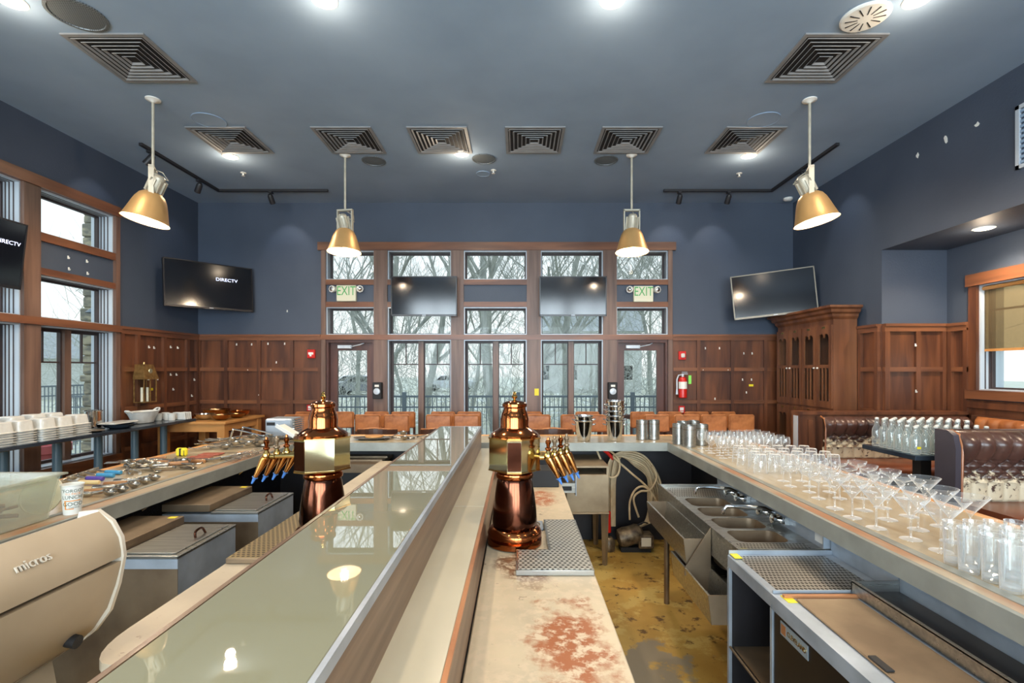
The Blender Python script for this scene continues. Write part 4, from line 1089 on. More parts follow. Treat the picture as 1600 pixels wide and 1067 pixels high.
b = MB(); b.box(1.02, 1.48, 1.975, 2.36, .4, .41); b.tube([(1.0, 1.98, .41), (1.0, 2.355, .41)], .006, 8); b.build('shelf', STEELD, t, world=True)
b = MB(); b.box(1.49, 1.5, 1.96, 2.38, SZ, .94); b.build('backsplash', STEELB, t, world=True)

# bottle cooler
t = thing('bottle_cooler', 'long stainless bottle cooler with sliding lids and dark front', 'cooler', (1.25, 1.35, 0))
CY0 = .2
b = MB(); b.box(1.0, 1.5, CY0, 1.95, .03, .78); b.build('cabinet_body', mat('dark_cooler_front', (44, 38, 34), (36, 31, 28), rough=0.35, metal=0.5), t, world=True)
b = MB(); b.box(1.49, 1.5, CY0, 1.95, SZ, .94); b.build('backsplash', STEELB, t, world=True)
b = MB(); b.rbox(.99, 1.5, CY0, 1.952, .78, SZ, .004); b.build('top_deck', STEELB, t, world=True)
b = MB(); b.box(.986, .992, CY0, 1.955, .805, SZ + .004); b.build('front_rim', STEELB, t, world=True)
for (ya, yb) in ((1.05, 1.9), (.25, 1.04)):
    b = MB(); b.rbox(1.055, 1.29, ya, yb, SZ, SZ + .008, .003); l = b.build('sliding_lid', STEELD, t, world=True)
    ym = (ya + yb) / 2 + .0
    b = MB(); b.rbox(1.058, 1.085, ym - .04, ym + .04, SZ + .008, SZ + .014, .003); b.build('finger_grip', BLACK, l, world=True)
b = MB(); b.box(1.02, 1.44, 1.915, 1.93, SZ, SZ + .012); b.build('lid_track', COPEDGE, t, world=True)
b = MB(); b.box(.997, .9995, 1.72, 1.90, .715, .765); pl = b.build('badge', mat('badge_grey', (150, 165, 175), rough=.35, metal=.4), t, world=True)
b = MB(); b.box(.9955, .997, 1.862, 1.893, .722, .758); b.build('badge_mark', COPEDGE, pl, world=True)
Mt = Matrix(((0, 0, -1, .9958 - 1.25), (-1, 0, 0, 1.79 - 1.35), (0, 1, 0, .74), (0, 0, 0, 1)))
text('lettering', 'CLEVELAND', .026, Mt, BRASS, t, sx_=.85)
b = MB(); b.tube([(.985, 1.72, .62), (1.0, 1.72, .62)], .008, 8); b.build('lock', CHROME, t, world=True)
t = thing('bottle_pan', 'deep dark steel pan resting on the cooler under the counter edge', 'pan', (1.45, 1.3, SZ))
b = MB(); b.box(1.30, 1.305, .25, 1.95, SZ + .009, .895); b.box(1.30, 1.485, 1.945, 1.95, SZ + .012, .895); b.box(1.30, 1.312, .25, 1.95, .89, .897); b.build('rim_wall', STEEL, t, world=True)
b = MB(); b.box(1.305, 1.485, .25, 1.945, SZ + .009, SZ + .013); b.build('pan_floor', mat('dark_pan', (38, 31, 26), (28, 23, 20), rough=0.3, metal=0.5), t, world=True)
b = MB(); b.box(1.302, 1.304, 1.3, 1.36, .85, .88); b.build('data_plate', WHITE, t, world=True)
for (nx, x, y, rz, lb) in ((0, 1.035, 1.93, .0, 'yellow sticker at the corner of the bottle cooler top'), (1, 1.02, 2.36, 0, 'yellow sticker at the corner of the glass drainer top'), (2, 1.10, 2.43, 0, 'yellow sticker on the near end of the sink drainboard')):
    b = MB(); b.box(-.018, .018, -.03, .03, .0005, .002); o = b.build('yellow_sticker', YELLOW, label=lb, cat='sticker'); o.location = (x, y - .02, SZ + .004 if nx else SZ)

# metal stand cabinet at the back, right
t = thing('metal_work_stand', 'tan metal cabinet on legs under the back counter beside the hoses', 'stand', (.62, 4.5, 0))
xa, xb, ya, yb = .42, .79, 4.36, 4.95
b = MB(); b.rbox(xa, xb, ya, yb, .47, .80, .004); b.box(xa, xb, ya, yb, .86, .875); b.box(xa, xa + .02, ya, yb, .80, .86); b.box(xb - .02, xb, ya, yb, .80, .86); b.box(xa, xb, yb - .02, yb, .80, .86); b.build('cabinet_body', TANMET, t, world=True)
b = MB(); b.rbox(xa - .04, xb + .005, ya - .005, yb, .455, .47, .003); b.build('bottom_frame', TANMET, t, world=True)
for (x, y) in ((xb - .03, ya + .03), (xa + .03, ya + .03), (xb - .03, yb - .04), (xa + .03, yb - .04)):
    b = MB(); b.tube([(x, y, .455), (x, y, .0)], [.034, .022], 4); b.build('leg', TANMET, t, world=True)
t = thing('metal_caddy', 'small steel drawer caddy clipped to the front of the tan cabinet', 'caddy', (.40, 4.2, .7))
b = MB(); b.box(.30, .47, 4.12, 4.14, .70, .78); b.box(.30, .47, 4.14, 4.36, .70, .71); b.box(.30, .31, 4.14, 4.36, .71, .79); b.build('caddy_box', STEEL, t, world=True)
b = MB(); b.box(.32, .44, 4.115, 4.12, .72, .755); b.build('front_slot', BLACK, t, world=True)
b = MB(); b.box(.47, .478, 4.1, 4.37, .68, .87); b.build('side_rail', STEELB, t, world=True)

# hoses, pump
def catmull(P, n=8):
    P = [Vector(p) for p in P]; out = []
    P = [P[0]] + P + [P[-1]]
    for i in range(1, len(P) - 2):
        p0, p1, p2, p3 = P[i - 1], P[i], P[i + 1], P[i + 2]
        for k in range(n):
            t_ = k / n
            out.append(.5 * ((2 * p1) + (-p0 + p2) * t_ + (2 * p0 - 5 * p1 + 4 * p2 - p3) * t_ ** 2 + (-p0 + 3 * p1 - 3 * p2 + p3) * t_ ** 3))
    out.append(P[-2]); return out
def at(px, py, Y): return ((px - 810) * Y / 780, Y, EYE - (py - 577) * Y / 780)
t = thing('beer_line_bundle', 'coiled bundle of beige beer hoses with red sleeves under back counter', 'hose bundle', at(975, 835, 4.85))
for k in range(8):
    Y = 4.74 + .022 * (k % 4)
    pts = [at(950 + k * 1.5, 822, Y), at(948 + k * 1.8, 780, Y), at(948 + k * 2, 745, Y), at(955 + k * 2.2, 716 - k * .4, Y), at(978 + k * 2, 705 + k * 3.2, Y), at(1008 + k * .5, 714 + k * 4.5, Y), at(1030 - k * 2.5, 748 + k * 4, Y), at(1034 - k * 3, 785 + k * 2, Y), at(1022 - k * 2.5, 812 + k * 1.2, Y), at(1000 - k * 2, 822 + k * .6, Y)]
    b = MB(); b.tube(catmull(pts), .0095, 7); b.build('hose', HOSE, t, world=True)
for pts in ([(932, 702), (943, 728), (952, 745), (965, 742), (968, 722), (958, 708), (944, 700)], [(958, 714), (985, 738), (1012, 762), (1030, 790)], [(998, 808), (990, 780), (1000, 768), (1016, 765), (1026, 745), (1018, 728)],
            [(984, 812), (984, 785), (992, 766), (1005, 760), (1018, 772), (1015, 800)]):
    b = MB(); b.tube(catmull([at(x, y, 4.70) for x, y in pts]), .0100, 7); b.build('hose', HOSE, t, world=True)
b = MB(); b.tube([at(940, 700, 4.74), at(950, 708, 4.74), at(958, 717, 4.74)], .017, 10); b.build('red_sleeve', RED, t, world=True)
b = MB(); b.tube([at(950, 799, 4.74), at(950, 831, 4.74)], [.026, .03], 12); b.build('red_sleeve', RED, t, world=True)
t = thing('pump_motor', 'dirty metal pump motor on the floor beside the hoses', 'pump', at(995, 848, 4.75))
PM = mat('dirty_motor', (150, 132, 104), (66, 54, 44), scale=(14, 14, 14), detail=7, rough=0.4, metal=0.5)
c = Vector(at(985, 834, 4.75)); c.z = .14
b = MB(); b.lathe([(.05, -.13), (.085, -.11), (.095, -.06), (.09, 0), (.095, .06), (.08, .1), (.05, .12)], c, 24, Matrix.Rotation(PI / 2.4, 4, 'Y')); b.build('motor_body', PM, t, world=True)
b = MB(); b.rbox(c.x + .06, c.x + .2, c.y - .1, c.y + .06, .045, .17, .01); m_ = b.build('capacitor_box', PM, t, world=True)
b = MB(); b.box(c.x + .08, c.x + .17, c.y - .103, c.y - .1, .07, .15); b.build('rating_label', CREAM, m_, world=True)
b = MB(); b.box(c.x - .1, c.x + .18, c.y - .06, c.y + .06, 0.001, .045); b.build('mount_foot', BLACK, t, world=True)
b = MB(); b.lathe([(.055, 0), (.06, .01), (.058, .09), (.04, .12), (.03, .13)], (at(951, 850, 4.74)[0], 4.74, .001), 20); b.build('pump_head', PM, t, world=True)
b = MB(); b.tube(catmull([(c.x + .02, c.y, .2), (c.x + .12, c.y - .02, .27), (c.x + .22, c.y, .22), (c.x + .3, c.y, .12)]), .007, 6); b.build('power_cable', BLACK, t, world=True)

# ================================================================ LEFT CHESTS
def chest(y0, y1, lb):
    t = thing('ice_chest', lb, 'ice chest', (-1.83, (y0 + y1) / 2, 0), 0, 'steel ice chests behind the left bar')
    xi, xs, xo = -1.57, -1.86, -2.15
    b = MB(); b.box(xo, xi - .0, y0, y1, .08, .845); b.build('body', STEELB, t, world=True)
    b = MB(); b.box(xo, xi + .001, y0 - .002, y0, .08, .80); b.build('end_panel', STEELD, t, world=True)  # tan sheet paints brown shading onto the near end of the steel body
    for (x, y) in ((xi - .03, y0 + .03), (xi - .03, y1 - .03), (xo + .03, y0 + .03), (xo + .03, y1 - .03)):
        b = MB(); b.tube([(x, y, .08), (x, y, 0)], .02, 10); b.build('leg', STEELD, t, world=True)
    b = MB(); b.rbox(xs + .005, xi + .004, y0 - .004, y1 + .003, .845, .862, .004); b.rbox(xs + .02, xi - .02, y0 + .015, y1 - .03, .862, .870, .003); l = b.build('hinged_lid', STEEL, t, world=True)
    b = MB(); b.tube(catmull([(xi - .06, y0 + .22, .87), (xi - .06, y0 + .22, .9), (xi - .06, y0 + .27, .905), (xi - .06, y0 + .30, .87)], 5), .006, 8); b.build('handle', COPPERD, l, world=True)
    b = MB(); b.rbox(xo, xs, y0 - .003, y1 + .01, .86, .905, .003); b.build('raised_lid', STEELD, t, world=True)
    b = MB(); b.box(xs - .06, xs - .02, y1 - .04, y1 - .01, .905, .9065); b.build('yellow_sticker', YELLOW, t, world=True)
    return t
chest(2.30, 2.77, 'steel ice chest closer to the camera behind the left bar')
chest(3.01, 3.48, 'steel ice chest farther away, beside the left beer tower')
# ================================================================ POS TERMINAL
PG = mat('warm_grey_plastic', (178, 160, 134), (164, 146, 120), scale=(3, 3, 3), rough=0.4)
PGL = mat('pale_grey_plastic', (200, 192, 176), rough=0.35)
t = thing('till_terminal', 'tan touch-screen till seen from behind at the lower left corner', 'till', (-1.4, 1.15, .74))
Ya, Yb = .80, 1.50
b = MB(); b.prism([(-1.25, 1.297), (-1.215, 1.262), (-1.192, 1.22), (-1.184, 1.18), (-1.184, 1.162), (-1.25, 1.15), (-1.31, 1.20), (-1.29, 1.285)], Ya, Yb - .012, 'y'); u = b.build('upper_shell', PG, t, world=True, angle=40)
b = MB(); b.prism([(-1.184, 1.150), (-1.186, 1.135), (-1.20, 1.08), (-1.225, 1.01), (-1.265, .95), (-1.31, .905), (-1.40, .90), (-1.33, 1.14)], Ya, Yb - .012, 'y'); b.build('lower_shell', PG, t, world=True, angle=40)
b = MB(); b.prism([(-1.255, 1.301), (-1.21, 1.268), (-1.184, 1.22), (-1.176, 1.165), (-1.192, 1.08), (-1.218, 1.0), (-1.262, .94), (-1.32, .895), (-1.42, .89), (-1.31, 1.295)], Yb - .012, Yb, 'y'); b.build('side_rim', PGL, t, world=True, angle=40)
b = MB(); b.prism([(-1.31, 1.275), (-1.315, 1.275), (-1.425, .91), (-1.42, .91)], Ya, Yb - .03, 'y'); b.build('touch_screen', BLACKG, t, world=True)
b = MB(); b.prism([(-1.30, .91), (-1.345, .88), (-1.33, .80), (-1.29, .765), (-1.285, .741), (-1.72, .741), (-1.72, .765), (-1.42, .80), (-1.40, .905)], Ya + .02, Yb - .06, 'y'); b.build('foot', PG, t, world=True, angle=40)
b = MB(); b.tube([(-1.262, Yb - .10, .96), (-1.235, Yb - .10, .955)], .018, 12); b.build('cable_port', BLACK, t, world=True)
up_ = Vector((-.052, 0, .085)).normalized(); xx = Vector((0, 1, 0)); nn = xx.cross(up_)
M = Matrix(((xx.x, up_.x, nn.x, -1.2 + 1.4), (xx.y, up_.y, nn.y, 1.235 - 1.15), (xx.z, up_.z, nn.z, 1.243 - .74), (0, 0, 0, 1)))
text('lettering', 'micros', .034, M, PGL, t, ext=.002)
t = thing('till_stand', 'dark wooden stand under the till at the lower left corner', 'stand', (-1.5, 1.15, 0))
b = MB(); b.rbox(-1.76, -1.27, .78, 1.46, .70, .74, .004); b.build('stand_top', DKWOOD, t, world=True)
b = MB(); b.box(-1.74, -1.29, .8, 1.44, 0, .70); b.build('stand_body', DARKP, t, world=True)

# plastic bin, lid, cup
t = thing('storage_bin', 'milky plastic storage bin with rusty tools on the bar, near the till', 'bin', (-2.36, 2.0, BT))
x0, x1, y0, y1 = -2.66, -2.09, 1.62, 2.28
b = MB(); z0, z1 = BT + .006, 1.24; k = .03
def ring(i, z): return [(x0 + i, y0 + i, z), (x1 - i, y0 + i, z), (x1 - i, y1 - i, z), (x0 + i, y1 - i, z)]
R_ = [ring(k, z0), ring(0, z1), ring(-.018, z1), ring(-.018, z1 + .008), ring(.004, z1 + .008), ring(k + .004, z0 + .004)]
vs = [p for r in R_ for p in r]; fs = []
for i in range(len(R_) - 1):
    for q in range(4): fs.append((i * 4 + q, i * 4 + (q + 1) % 4, (i + 1) * 4 + (q + 1) % 4, (i + 1) * 4 + q))
fs += [(3, 2, 1, 0), (20, 21, 22, 23)]
b.add(vs, fs); b.build('bin_body', PLASTIC, t, world=True, smooth=False)
b = MB(); b.box(x1 - .012, x1 + .014, y1 - .22, y1 - .06, z1 - .02, z1 - .012); b.build('grip', PLASTIC, t, world=True)
RUSTY = mat('rusty_tool_heap', (140, 92, 50), (70, 58, 46), scale=(30, 30, 30), detail=6, rough=0.6)
b = MB()
for i in range(60):
    p = Vector((random.uniform(x0 + .09, x1 - .09), random.uniform(y0 + .09, y1 - .09), z0 + .02 + random.uniform(0, .10))); a = random.uniform(0, PI); L = random.uniform(.03, .06)
    d = Vector((math.cos(a), math.sin(a), random.uniform(-.1, .1))) * L
    b.tube([p - d, p + d], random.uniform(.006, .014), 6)
b.build('rusty_tools', RUSTY, label='heap of small rusty tools inside the milky plastic bin', cat='tools', kind='stuff', loc=(-2.36, 2.0, BT))
b = MB(); A = Matrix.Rotation(math.radians(70), 4, 'X') @ Matrix.Rotation(.15, 4, 'Y'); b.lathe([(.0001, 0), (.085, 0), (.09, .004), (.09, .012), (.085, .012), (.083, .006), (.0001, .006)], (0, 0, 0), 32, A, cap=False)
o = b.build('tub_lid', CREAM, label='round cream tub lid leaning against the end of the plastic bin', cat='lid'); o.location = (-2.235, 2.345, BT + .088)

t = thing('paper_cup', 'white paper cup with green and orange lettering on the bar', 'cup', (-2.10, 2.35, BT))
b = MB(); b.lathe([(.031, .0), (.033, .002), (.043, .135), (.0455, .138), (.0455, .142), (.0425, .142), (.0415, .134), (.031, .004)], n=32, cap=True); b.build('cup_body', WHITE, t)
def wrap_text(body, size, z, m, az0, parent, r_of=lambda z: .033 + .01 * z / .135, ext=.0006):
    cu = bpy.data.curves.new('tmp', 'FONT'); cu.body = body; cu.size = size; cu.align_x = 'CENTER'; cu.align_y = 'CENTER'; cu.resolution_u = 2
    tmp = bpy.data.objects.new('tmp', cu); me = bpy.data.meshes.new_from_object(tmp)
    for v in me.vertices:
        zz = z + v.co.y; r = r_of(zz) + ext; a = az0 + v.co.x / r
        v.co = (r * math.cos(a), r * math.sin(a), zz)
    me.name = 'lettering'; me.materials.clear(); me.materials.append(m)
    o = bpy.data.objects.new('lettering', me); COL.objects.link(o); o.parent = parent
    bpy.data.objects.remove(tmp); return o
INK = mat('dark_green_ink', (44, 74, 52), rough=.6); OINK = mat('orange_ink', (232, 150, 46), rough=.6)
AZ = math.atan2(-2.35, 2.10) - .05
wrap_text('"FORGOT', .021, .114, INK, AZ + .12, t); wrap_text('TO PACK', .014, .100, OINK, AZ + .12, t); wrap_text('LUNCH?', .023, .084, INK, AZ + .12, t)
b = MB()
def band(a0, a1, za, zb, e=.0004):
    n = 12; vs = []
    for i in range(n + 1):
        a = a0 + (a1 - a0) * i / n
        for z in (za, zb):
            r = .033 + .01 * z / .135 + e; vs.append((r * math.cos(a), r * math.sin(a), z))
    b.add(vs, [(2 * i, 2 * i + 2, 2 * i + 3, 2 * i + 1) for i in range(n)])
band(AZ - .75, AZ + .9, .066, .070); band(AZ - .75, AZ + .2, .028, .032); band(AZ - .75, AZ - .6, .03, .068)
b.build('orange_box', OINK, t)
wrap_text('GOOD', .026, .052, INK, AZ + .12, t); wrap_text('CHOICE', .011, .036, INK, AZ + .25, t)

# ================================================================ UTENSILS ON THE LEFT COUNTER
def U(px, py): Y = (EYE - BT) * 780 / (py - 577); return (px - 810) * Y / 780, Y
WOODHN = mat('worn_wood_handle', (176, 128, 84), (146, 100, 62), scale=(20, 20, 20), rough=.5)
BLUEH = mat('blue_handle', (66, 146, 190), rough=.4); PURH = mat('purple_handle', (84, 66, 160), rough=.4); CREH = mat('cream_handle', (222, 200, 148), rough=.4); REDH = mat('salmon_red_handle', (156, 84, 66), rough=.45)
DULLS = mat('dull_cutlery_steel', (190, 184, 172), (150, 142, 130), scale=(25, 25, 25), rough=0.25, metal=0.9)
def hemi(b, c, r, A=None, n=16, th=.0015):
    pr = [(r * math.cos(a), -r * math.sin(a)) for a in [PI / 2 * k / 6 for k in range(7)]]
    pr = [(max(p[0], .0002), p[1]) for p in pr]; b.lathe(pr + [(max(p[0] - th, .0001), p[1] + th) for p in reversed(pr)], c, n, A, cap=False)
def disher(hm):
    t = thing('ice_cream_scoop', '', 'scoop')
    b = MB(); hemi(b, (.07, 0, .031), .03, Matrix.Rotation(.35, 4, 'Y')); b.lathe([(.031, -.002), (.033, 0), (.031, .002)], (.07, 0, .031), 16, Matrix.Rotation(.35, 4, 'Y'), cap=False); b.tube([(.04, 0, .03), (-.02, 0, .016)], .005, 8); b.build('bowl', DULLS, t)
    b = MB(); b.tube([(-.02, 0, .016), (-.03, 0, .015), (-.13, 0, .014), (-.135, 0, .014)], [.010, .0135, .0135, .011], 12); b.build('handle', hm, t)
    b = MB(); b.tube([(-.03, .014, .02), (-.01, .02, .022), (.03, .018, .03)], .004, 6); b.build('lever', DULLS, t)
    return t
def ladle():
    t = thing('ladle', '', 'ladle'); b = MB(); hemi(b, (.13, 0, .036), .036); b.build('bowl', DULLS, t)
    b = MB(); b.tube([(.10, 0, .034), (.05, 0, .03), (-.1, 0, .015), (-.14, 0, .018), (-.15, 0, .026)], [.005, .0045, .0045, .006, .004], 6); b.build('handle', DULLS, t); return t
def spoon():
    t = thing('serving_spoon', '', 'spoon'); b = MB(); pr = [(.0001, -.008), (.012, -.007), (.020, -.002), (.022, .002)]
    b.lathe(pr, (.09, 0, .010), 16, Matrix.Diagonal((1.6, 1, 1, 1)), cap=False); b.build('bowl', DULLS, t)
    b = MB(); b.prism([(.06, .004), (-.12, .009), (-.13, 0), (-.12, -.009), (.06, -.004)], .009, .012, 'z'); b.build('handle', DULLS, t); return t
def tongs():
    t = thing('tongs', '', 'tongs')
    for s in (-1, 1):
        b = MB(); b.tube([(-.11, 0, .012), (-.03, s * .016, .013), (.08, s * .03, .013), (.12, s * .02, .012)], [.006, .0055, .0055, .011], 6); b.build('arm', DULLS, t)
    b = MB(); b.tube([(-.125, 0, .012), (-.105, 0, .012)], .010, 8); b.build('hinge', DULLS, t); return t
def woodknife():
    t = thing('kitchen_knife', '', 'knife'); b = MB(); b.prism([(0, -.012), (.15, -.012), (.18, .006), (.0, .014)], .007, .009, 'z'); b.build('blade', DULLS, t)
    b = MB(); b.tube([(0, 0, .009), (-.05, 0, .010), (-.11, 0, .009)], [.008, .010, .010], 8); b.build('handle', WOODHN, t); return t
def spatula(hm):
    t = thing('spatula', '', 'spatula'); b = MB(); b.prism([(.05, -.02), (.06, -.036), (.15, -.036), (.15, .036), (.06, .036), (.05, .02)], .006, .008, 'z'); b.build('blade', DULLS, t)
    b = MB(); b.tube([(.06, 0, .010), (-.03, 0, .013)], .005, 6); b.build('shank', DULLS, t)
    b = MB(); b.tube([(-.03, 0, .013), (-.15, 0, .013)], [.009, .011], 8); b.build('handle', hm, t); return t
def whisk():
    t = thing('whisk', '', 'whisk'); b = MB()
    for k in range(5):
        a = PI * k / 5; ca, sa = math.cos(a), math.sin(a)
        pts = [(.0, 0, .028)] + [(.03 + .11 * q / 5, .026 * ca * math.sin(PI * (q + 1) / 7), .028 + .026 * sa * math.sin(PI * (q + 1) / 7)) for q in range(6)] + [(.15, 0, .028)]
        b.tube(pts, .0012, 5); b.tube([(p[0], -p[1], .056 - p[2]) for p in pts], .0012, 5)
    b.build('wires', DULLS, t); b = MB(); b.tube([(0, 0, .028), (-.12, 0, .010)], [.009, .011], 8); b.build('handle', DULLS, t); return t
def rod():
    t = thing('honing_steel', '', 'honing steel'); b = MB(); b.tube([(-.22, 0, .012), (.12, 0, .012)], .010, 8); b.build('shaft', DULLS, t); b = MB(); b.tube([(.12, 0, .012), (.24, 0, .013)], [.012, .014], 8); b.build('handle', WOODHN, t); return t
def redbook():
    t = thing('leather_check_holder', '', 'check holder'); b = MB(); b.rbox(-.08, .08, -.05, .05, .001, .012, .003); b.build('cover', REDH, t); return t
def tape():
    t = thing('tape_measure', '', 'tape measure'); b = MB(); b.rbox(-.04, .04, -.02, .02, .001, .066, .012); b.build('case', YELLOW, t)
    b = MB(); b.rbox(-.012, .006, -.0205, .0205, .004, .063, .003); b.rbox(.02, .03, -.0205, .0205, .006, .05, .003); b.build('grip_band', BLACK, t); return t
protos = {'blue': lambda: disher(BLUEH), 'purple': lambda: disher(PURH), 'creams': lambda: disher(CREH), 'woods': lambda: disher(WOODHN), 'steels': lambda: disher(DULLS), 'ladle': ladle, 'spoon': spoon, 'tongs': tongs,
          'knife': woodknife, 'spatw': lambda: spatula(WOODHN), 'spats': lambda: spatula(DULLS), 'whisk': whisk, 'rod': rod, 'red': redbook, 'tape': tape}
pc = {}
def put(kind, px, py, ang, lb, group=None, dz=0.0, xy=None, tilt=0.0):
    o = protos[kind]() if kind not in pc else dup(pc[kind])
    pc.setdefault(kind, o)
    x, y = xy if xy else U(px, py)
    o.location = (x, y, BT + dz + .001); o.rotation_euler = (0, tilt, ang); o['label'] = lb
    if group: o['group'] = group
    elif 'group' in o.keys(): del o['group']
    return o
put('blue', 160, 741, PI - .12, 'ice cream scoop with blue handle, farther of two beside the tub lid')
put('blue', 146, 746, PI - .05, 'ice cream scoop with blue handle, nearer of two beside the tub lid')
put('purple', 130, 751, PI - .1, 'ice cream scoop with purple handle beside the paper cup')
put('creams', 118, 758, PI + .05, 'ice cream scoop with cream handle behind the paper cup')
for k, (px, py) in enumerate(((150, 776), (168, 771), (188, 764), (205, 758), (220, 753))):
    put('woods' if k in (1, 3) else 'steels', px, py, .1 + .06 * k, 'steel ice cream scoop in the row along the bar edge, %s from the cup' % ORD[k], 'steel scoops along the bar edge')
put('spatw', 205, 722, .5 + PI, 'wood-handled spatula pointing at the window, end of the utensil heap')
put('spatw', 222, 720, .35 + PI, 'wood-handled spatula lying beside its twin above the utensil heap')
put('rod', 275, 722, -.18, 'long steel rod with wooden handle lying across the bar')
put('spats', 322, 720, .9, 'steel spatula lying slanted between rod and wire whisks')
put('tape', 284, 713, .1, 'yellow and black tape measure on the left bar')
put('red', 312, 716, .15, 'salmon red leather holder nearer the tape measure'); put('red', 330, 711, .05, 'salmon red leather holder behind the first one')
put('knife', 372, 709, PI + .05, 'wide knife with wooden handle beyond the red holders')
for k in range(4): put('whisk', 345 + k * 13, 722 - k * 3, .3 * k, 'wire whisk in the tangle past the slanted spatula, %s from the window end' % ORD[3 - k], 'wire whisks on the left bar')
# heap one: scoops, tongs and spoons
kinds = ['tongs', 'spoon', 'steels', 'spoon', 'tongs', 'woods', 'spoon', 'ladle']
for k in range(20):
    px = 205 + (k % 10) * 10 + random.uniform(-3, 3); py = 739 - (k // 10) * 8 - (k % 10) * .9
    kd = kinds[k % len(kinds)]
    put(kd, px, py, random.uniform(-.8, .8) + (PI if k % 3 else 0), '%s lying in the middle heap of utensils on the left bar' % {'tongs': 'steel tongs', 'spoon': 'steel serving spoon', 'steels': 'steel ice cream scoop', 'woods': 'wood-handled ice cream scoop', 'ladle': 'steel ladle'}[kd],
        'utensils in the middle heap', dz=.012 * (k % 3))
for k in range(18):
    px = 328 + (k % 9) * 8.5 + random.uniform(-3, 3); py = 703 - (k // 9) * 8 - (k % 9) * .7
    kd = ['ladle', 'spoon', 'ladle', 'tongs'][k % 4]
    put(kd, px, py, random.uniform(-.5, .5) + (PI if k % 2 else 0), '%s in the far heap before the small pot' % {'tongs': 'steel tongs', 'spoon': 'steel serving spoon', 'ladle': 'steel ladle'}[kd], 'ladles in the far heap', dz=.014 * (k % 3))
for k in range(9):
    kd = ['spoon', 'ladle', 'tongs'][k % 3]
    put(kd, 0, 0, random.uniform(0, 2 * PI), '%s on the back counter behind the green shelf' % {'tongs': 'steel tongs', 'spoon': 'steel serving spoon', 'ladle': 'steel ladle'}[kd], 'cutlery on the back counter', dz=.012 * (k % 2), xy=(-1.28 + .075 * k, 4.86 + .09 * (k % 2)))
# platter with bread-like cutting board behind left tower
t = thing('serving_platter', 'oval platter on the back counter between left tower and shelf', 'platter', (-1.42, 4.85, BT))
b = MB(); b.lathe([(.0001, .004), (.10, .004), (.14, .016), (.145, .018), (.1, .0), (.0001, 0)], (0, 0, .001), 32, Matrix.Diagonal((1.25, .8, 1, 1)), cap=False); b.build('dish', DULLS, t)
t = thing('wooden_board', 'small round wooden board on the oval platter', 'board', (-1.40, 4.85, BT + .03))
b = MB(); b.lathe([(.08, -.01), (.085, -.005), (.085, .004), (.08, .009)], n=24); b.build('board', WOODL, t)
# pot, frame, toaster, jug, white tray
x, y = U(414, 696)
t = thing('sauce_pot', 'small steel pot without lid at the far end of the left bar', 'pot', (x, y, BT))
b = MB(); b.lathe([(.0001, .003), (.07, .001), (.078, .008), (.08, .075), (.083, .078), (.078, .078), (.075, .01), (.0001, .006)], n=32, cap=False); b.build('pot_body', DULLS, t)
b = MB(); b.tube([(.08, 0, .065), (.13, 0, .08), (.17, 0, .083)], .007, 8); b.build('handle', DULLS, t)
t = thing('wire_stand', 'bent steel tube stand leaning over the utensils at the far corner', 'stand', (-2.42, 4.55, BT)); t.scale = (.8, .8, .8)
b = MB()
for dx in (-.1, .1): b.tube(catmull([(-.22, dx, .012), (-.17, dx, .16), (-.14, dx, .175), (.18, dx, .10)], 5), .009, 8)
b.tube([(-.22, -.1, .012), (-.22, .1, .012)], .009, 8); b.tube([(.18, -.1, .10), (.18, .1, .10)], .009, 8); b.tube([(.17, .09, .1), (.19, .09, .0)], .009, 8); b.build('frame', CHROME, t)
t = thing('toaster', 'ribbed stainless toaster on the bar corner behind the left tower', 'toaster', (-2.28, 4.92, BT))
b = MB(); b.rbox(-.16, .10, -.12, .12, .012, .205, .015); b.build('housing', STEELB, t)
b = MB()
for k in range(9): b.rbox(.10, .125, -.11, .11, .02 + k * .021, .034 + k * .021, .004)
b.build('rib_panel', CHROME, t)
b = MB(); b.box(-.14, -.06, -.123, -.12, .14, .17); b.build('dial_plate', BLACK, t)
for sx_ in (-.13, .07):
    for sy_ in (-.1, .1):
        b = MB(); b.cyl((sx_, sy_, 0), .012, .013, 10); b.build('foot', BLACK, t)
t = thing('white_jug', 'white plastic jug standing between toaster and left tower', 'jug', (-1.95, 4.85, BT))
b = MB(); b.lathe([(.06, .001), (.065, .01), (.065, .16), (.05, .19), (.03, .2), (.03, .215), (.0001, .215)], n=24); b.build('jug_body', WHITEC, t)
b = MB(); b.box(-.035, .035, -.067, -.064, .05, .12); b.build('label', STEELB, t)
t = thing('white_tray', 'white plastic tray propped up in front of the toaster', 'tray', (-2.15, 4.66, BT))
b = MB(Matrix.Rotation(.55, 4, 'Y')); b.rbox(-.15, .10, -.09, .09, .085, .10, .004); b.rbox(-.15, .10, -.09, -.08, .10, .12, .003); b.build('tray_body', WHITE, t)

# ================================================================ RAIL TABLE, WOOD TABLE AND TABLEWARE
DK = mat('dark_steel_rail', (44, 54, 66), (62, 74, 86), scale=(5, 5, 5), rough=0.2, metal=0.4)
GPOST = mat('grey_blue_post', (70, 92, 104), rough=.4)
t = thing('drink_rail_table', 'long dark drink rail table with grey posts along the left windows', 'table', (-4.25, 4.0, 0))
b = MB(); b.rbox(-4.52, -4.0, 1.9, 4.78, 1.078, 1.11, .004); b.rbox(-4.52, -4.0, 4.785, 6.2, 1.078, 1.11, .004); b.build('table_top', DK, t, world=True)
for y in (3.0, 3.6, 4.12, 4.6, 5.05, 5.53, 5.98):
    b = MB(); b.tube([(-4.25, y, 0), (-4.25, y, 1.078)], .036, 16); b.build('leg', GPOST, t, world=True)
t = thing('side_table', 'light wooden table with metal bowls in the panelled corner', 'table', (-4.0, 6.6, 0))
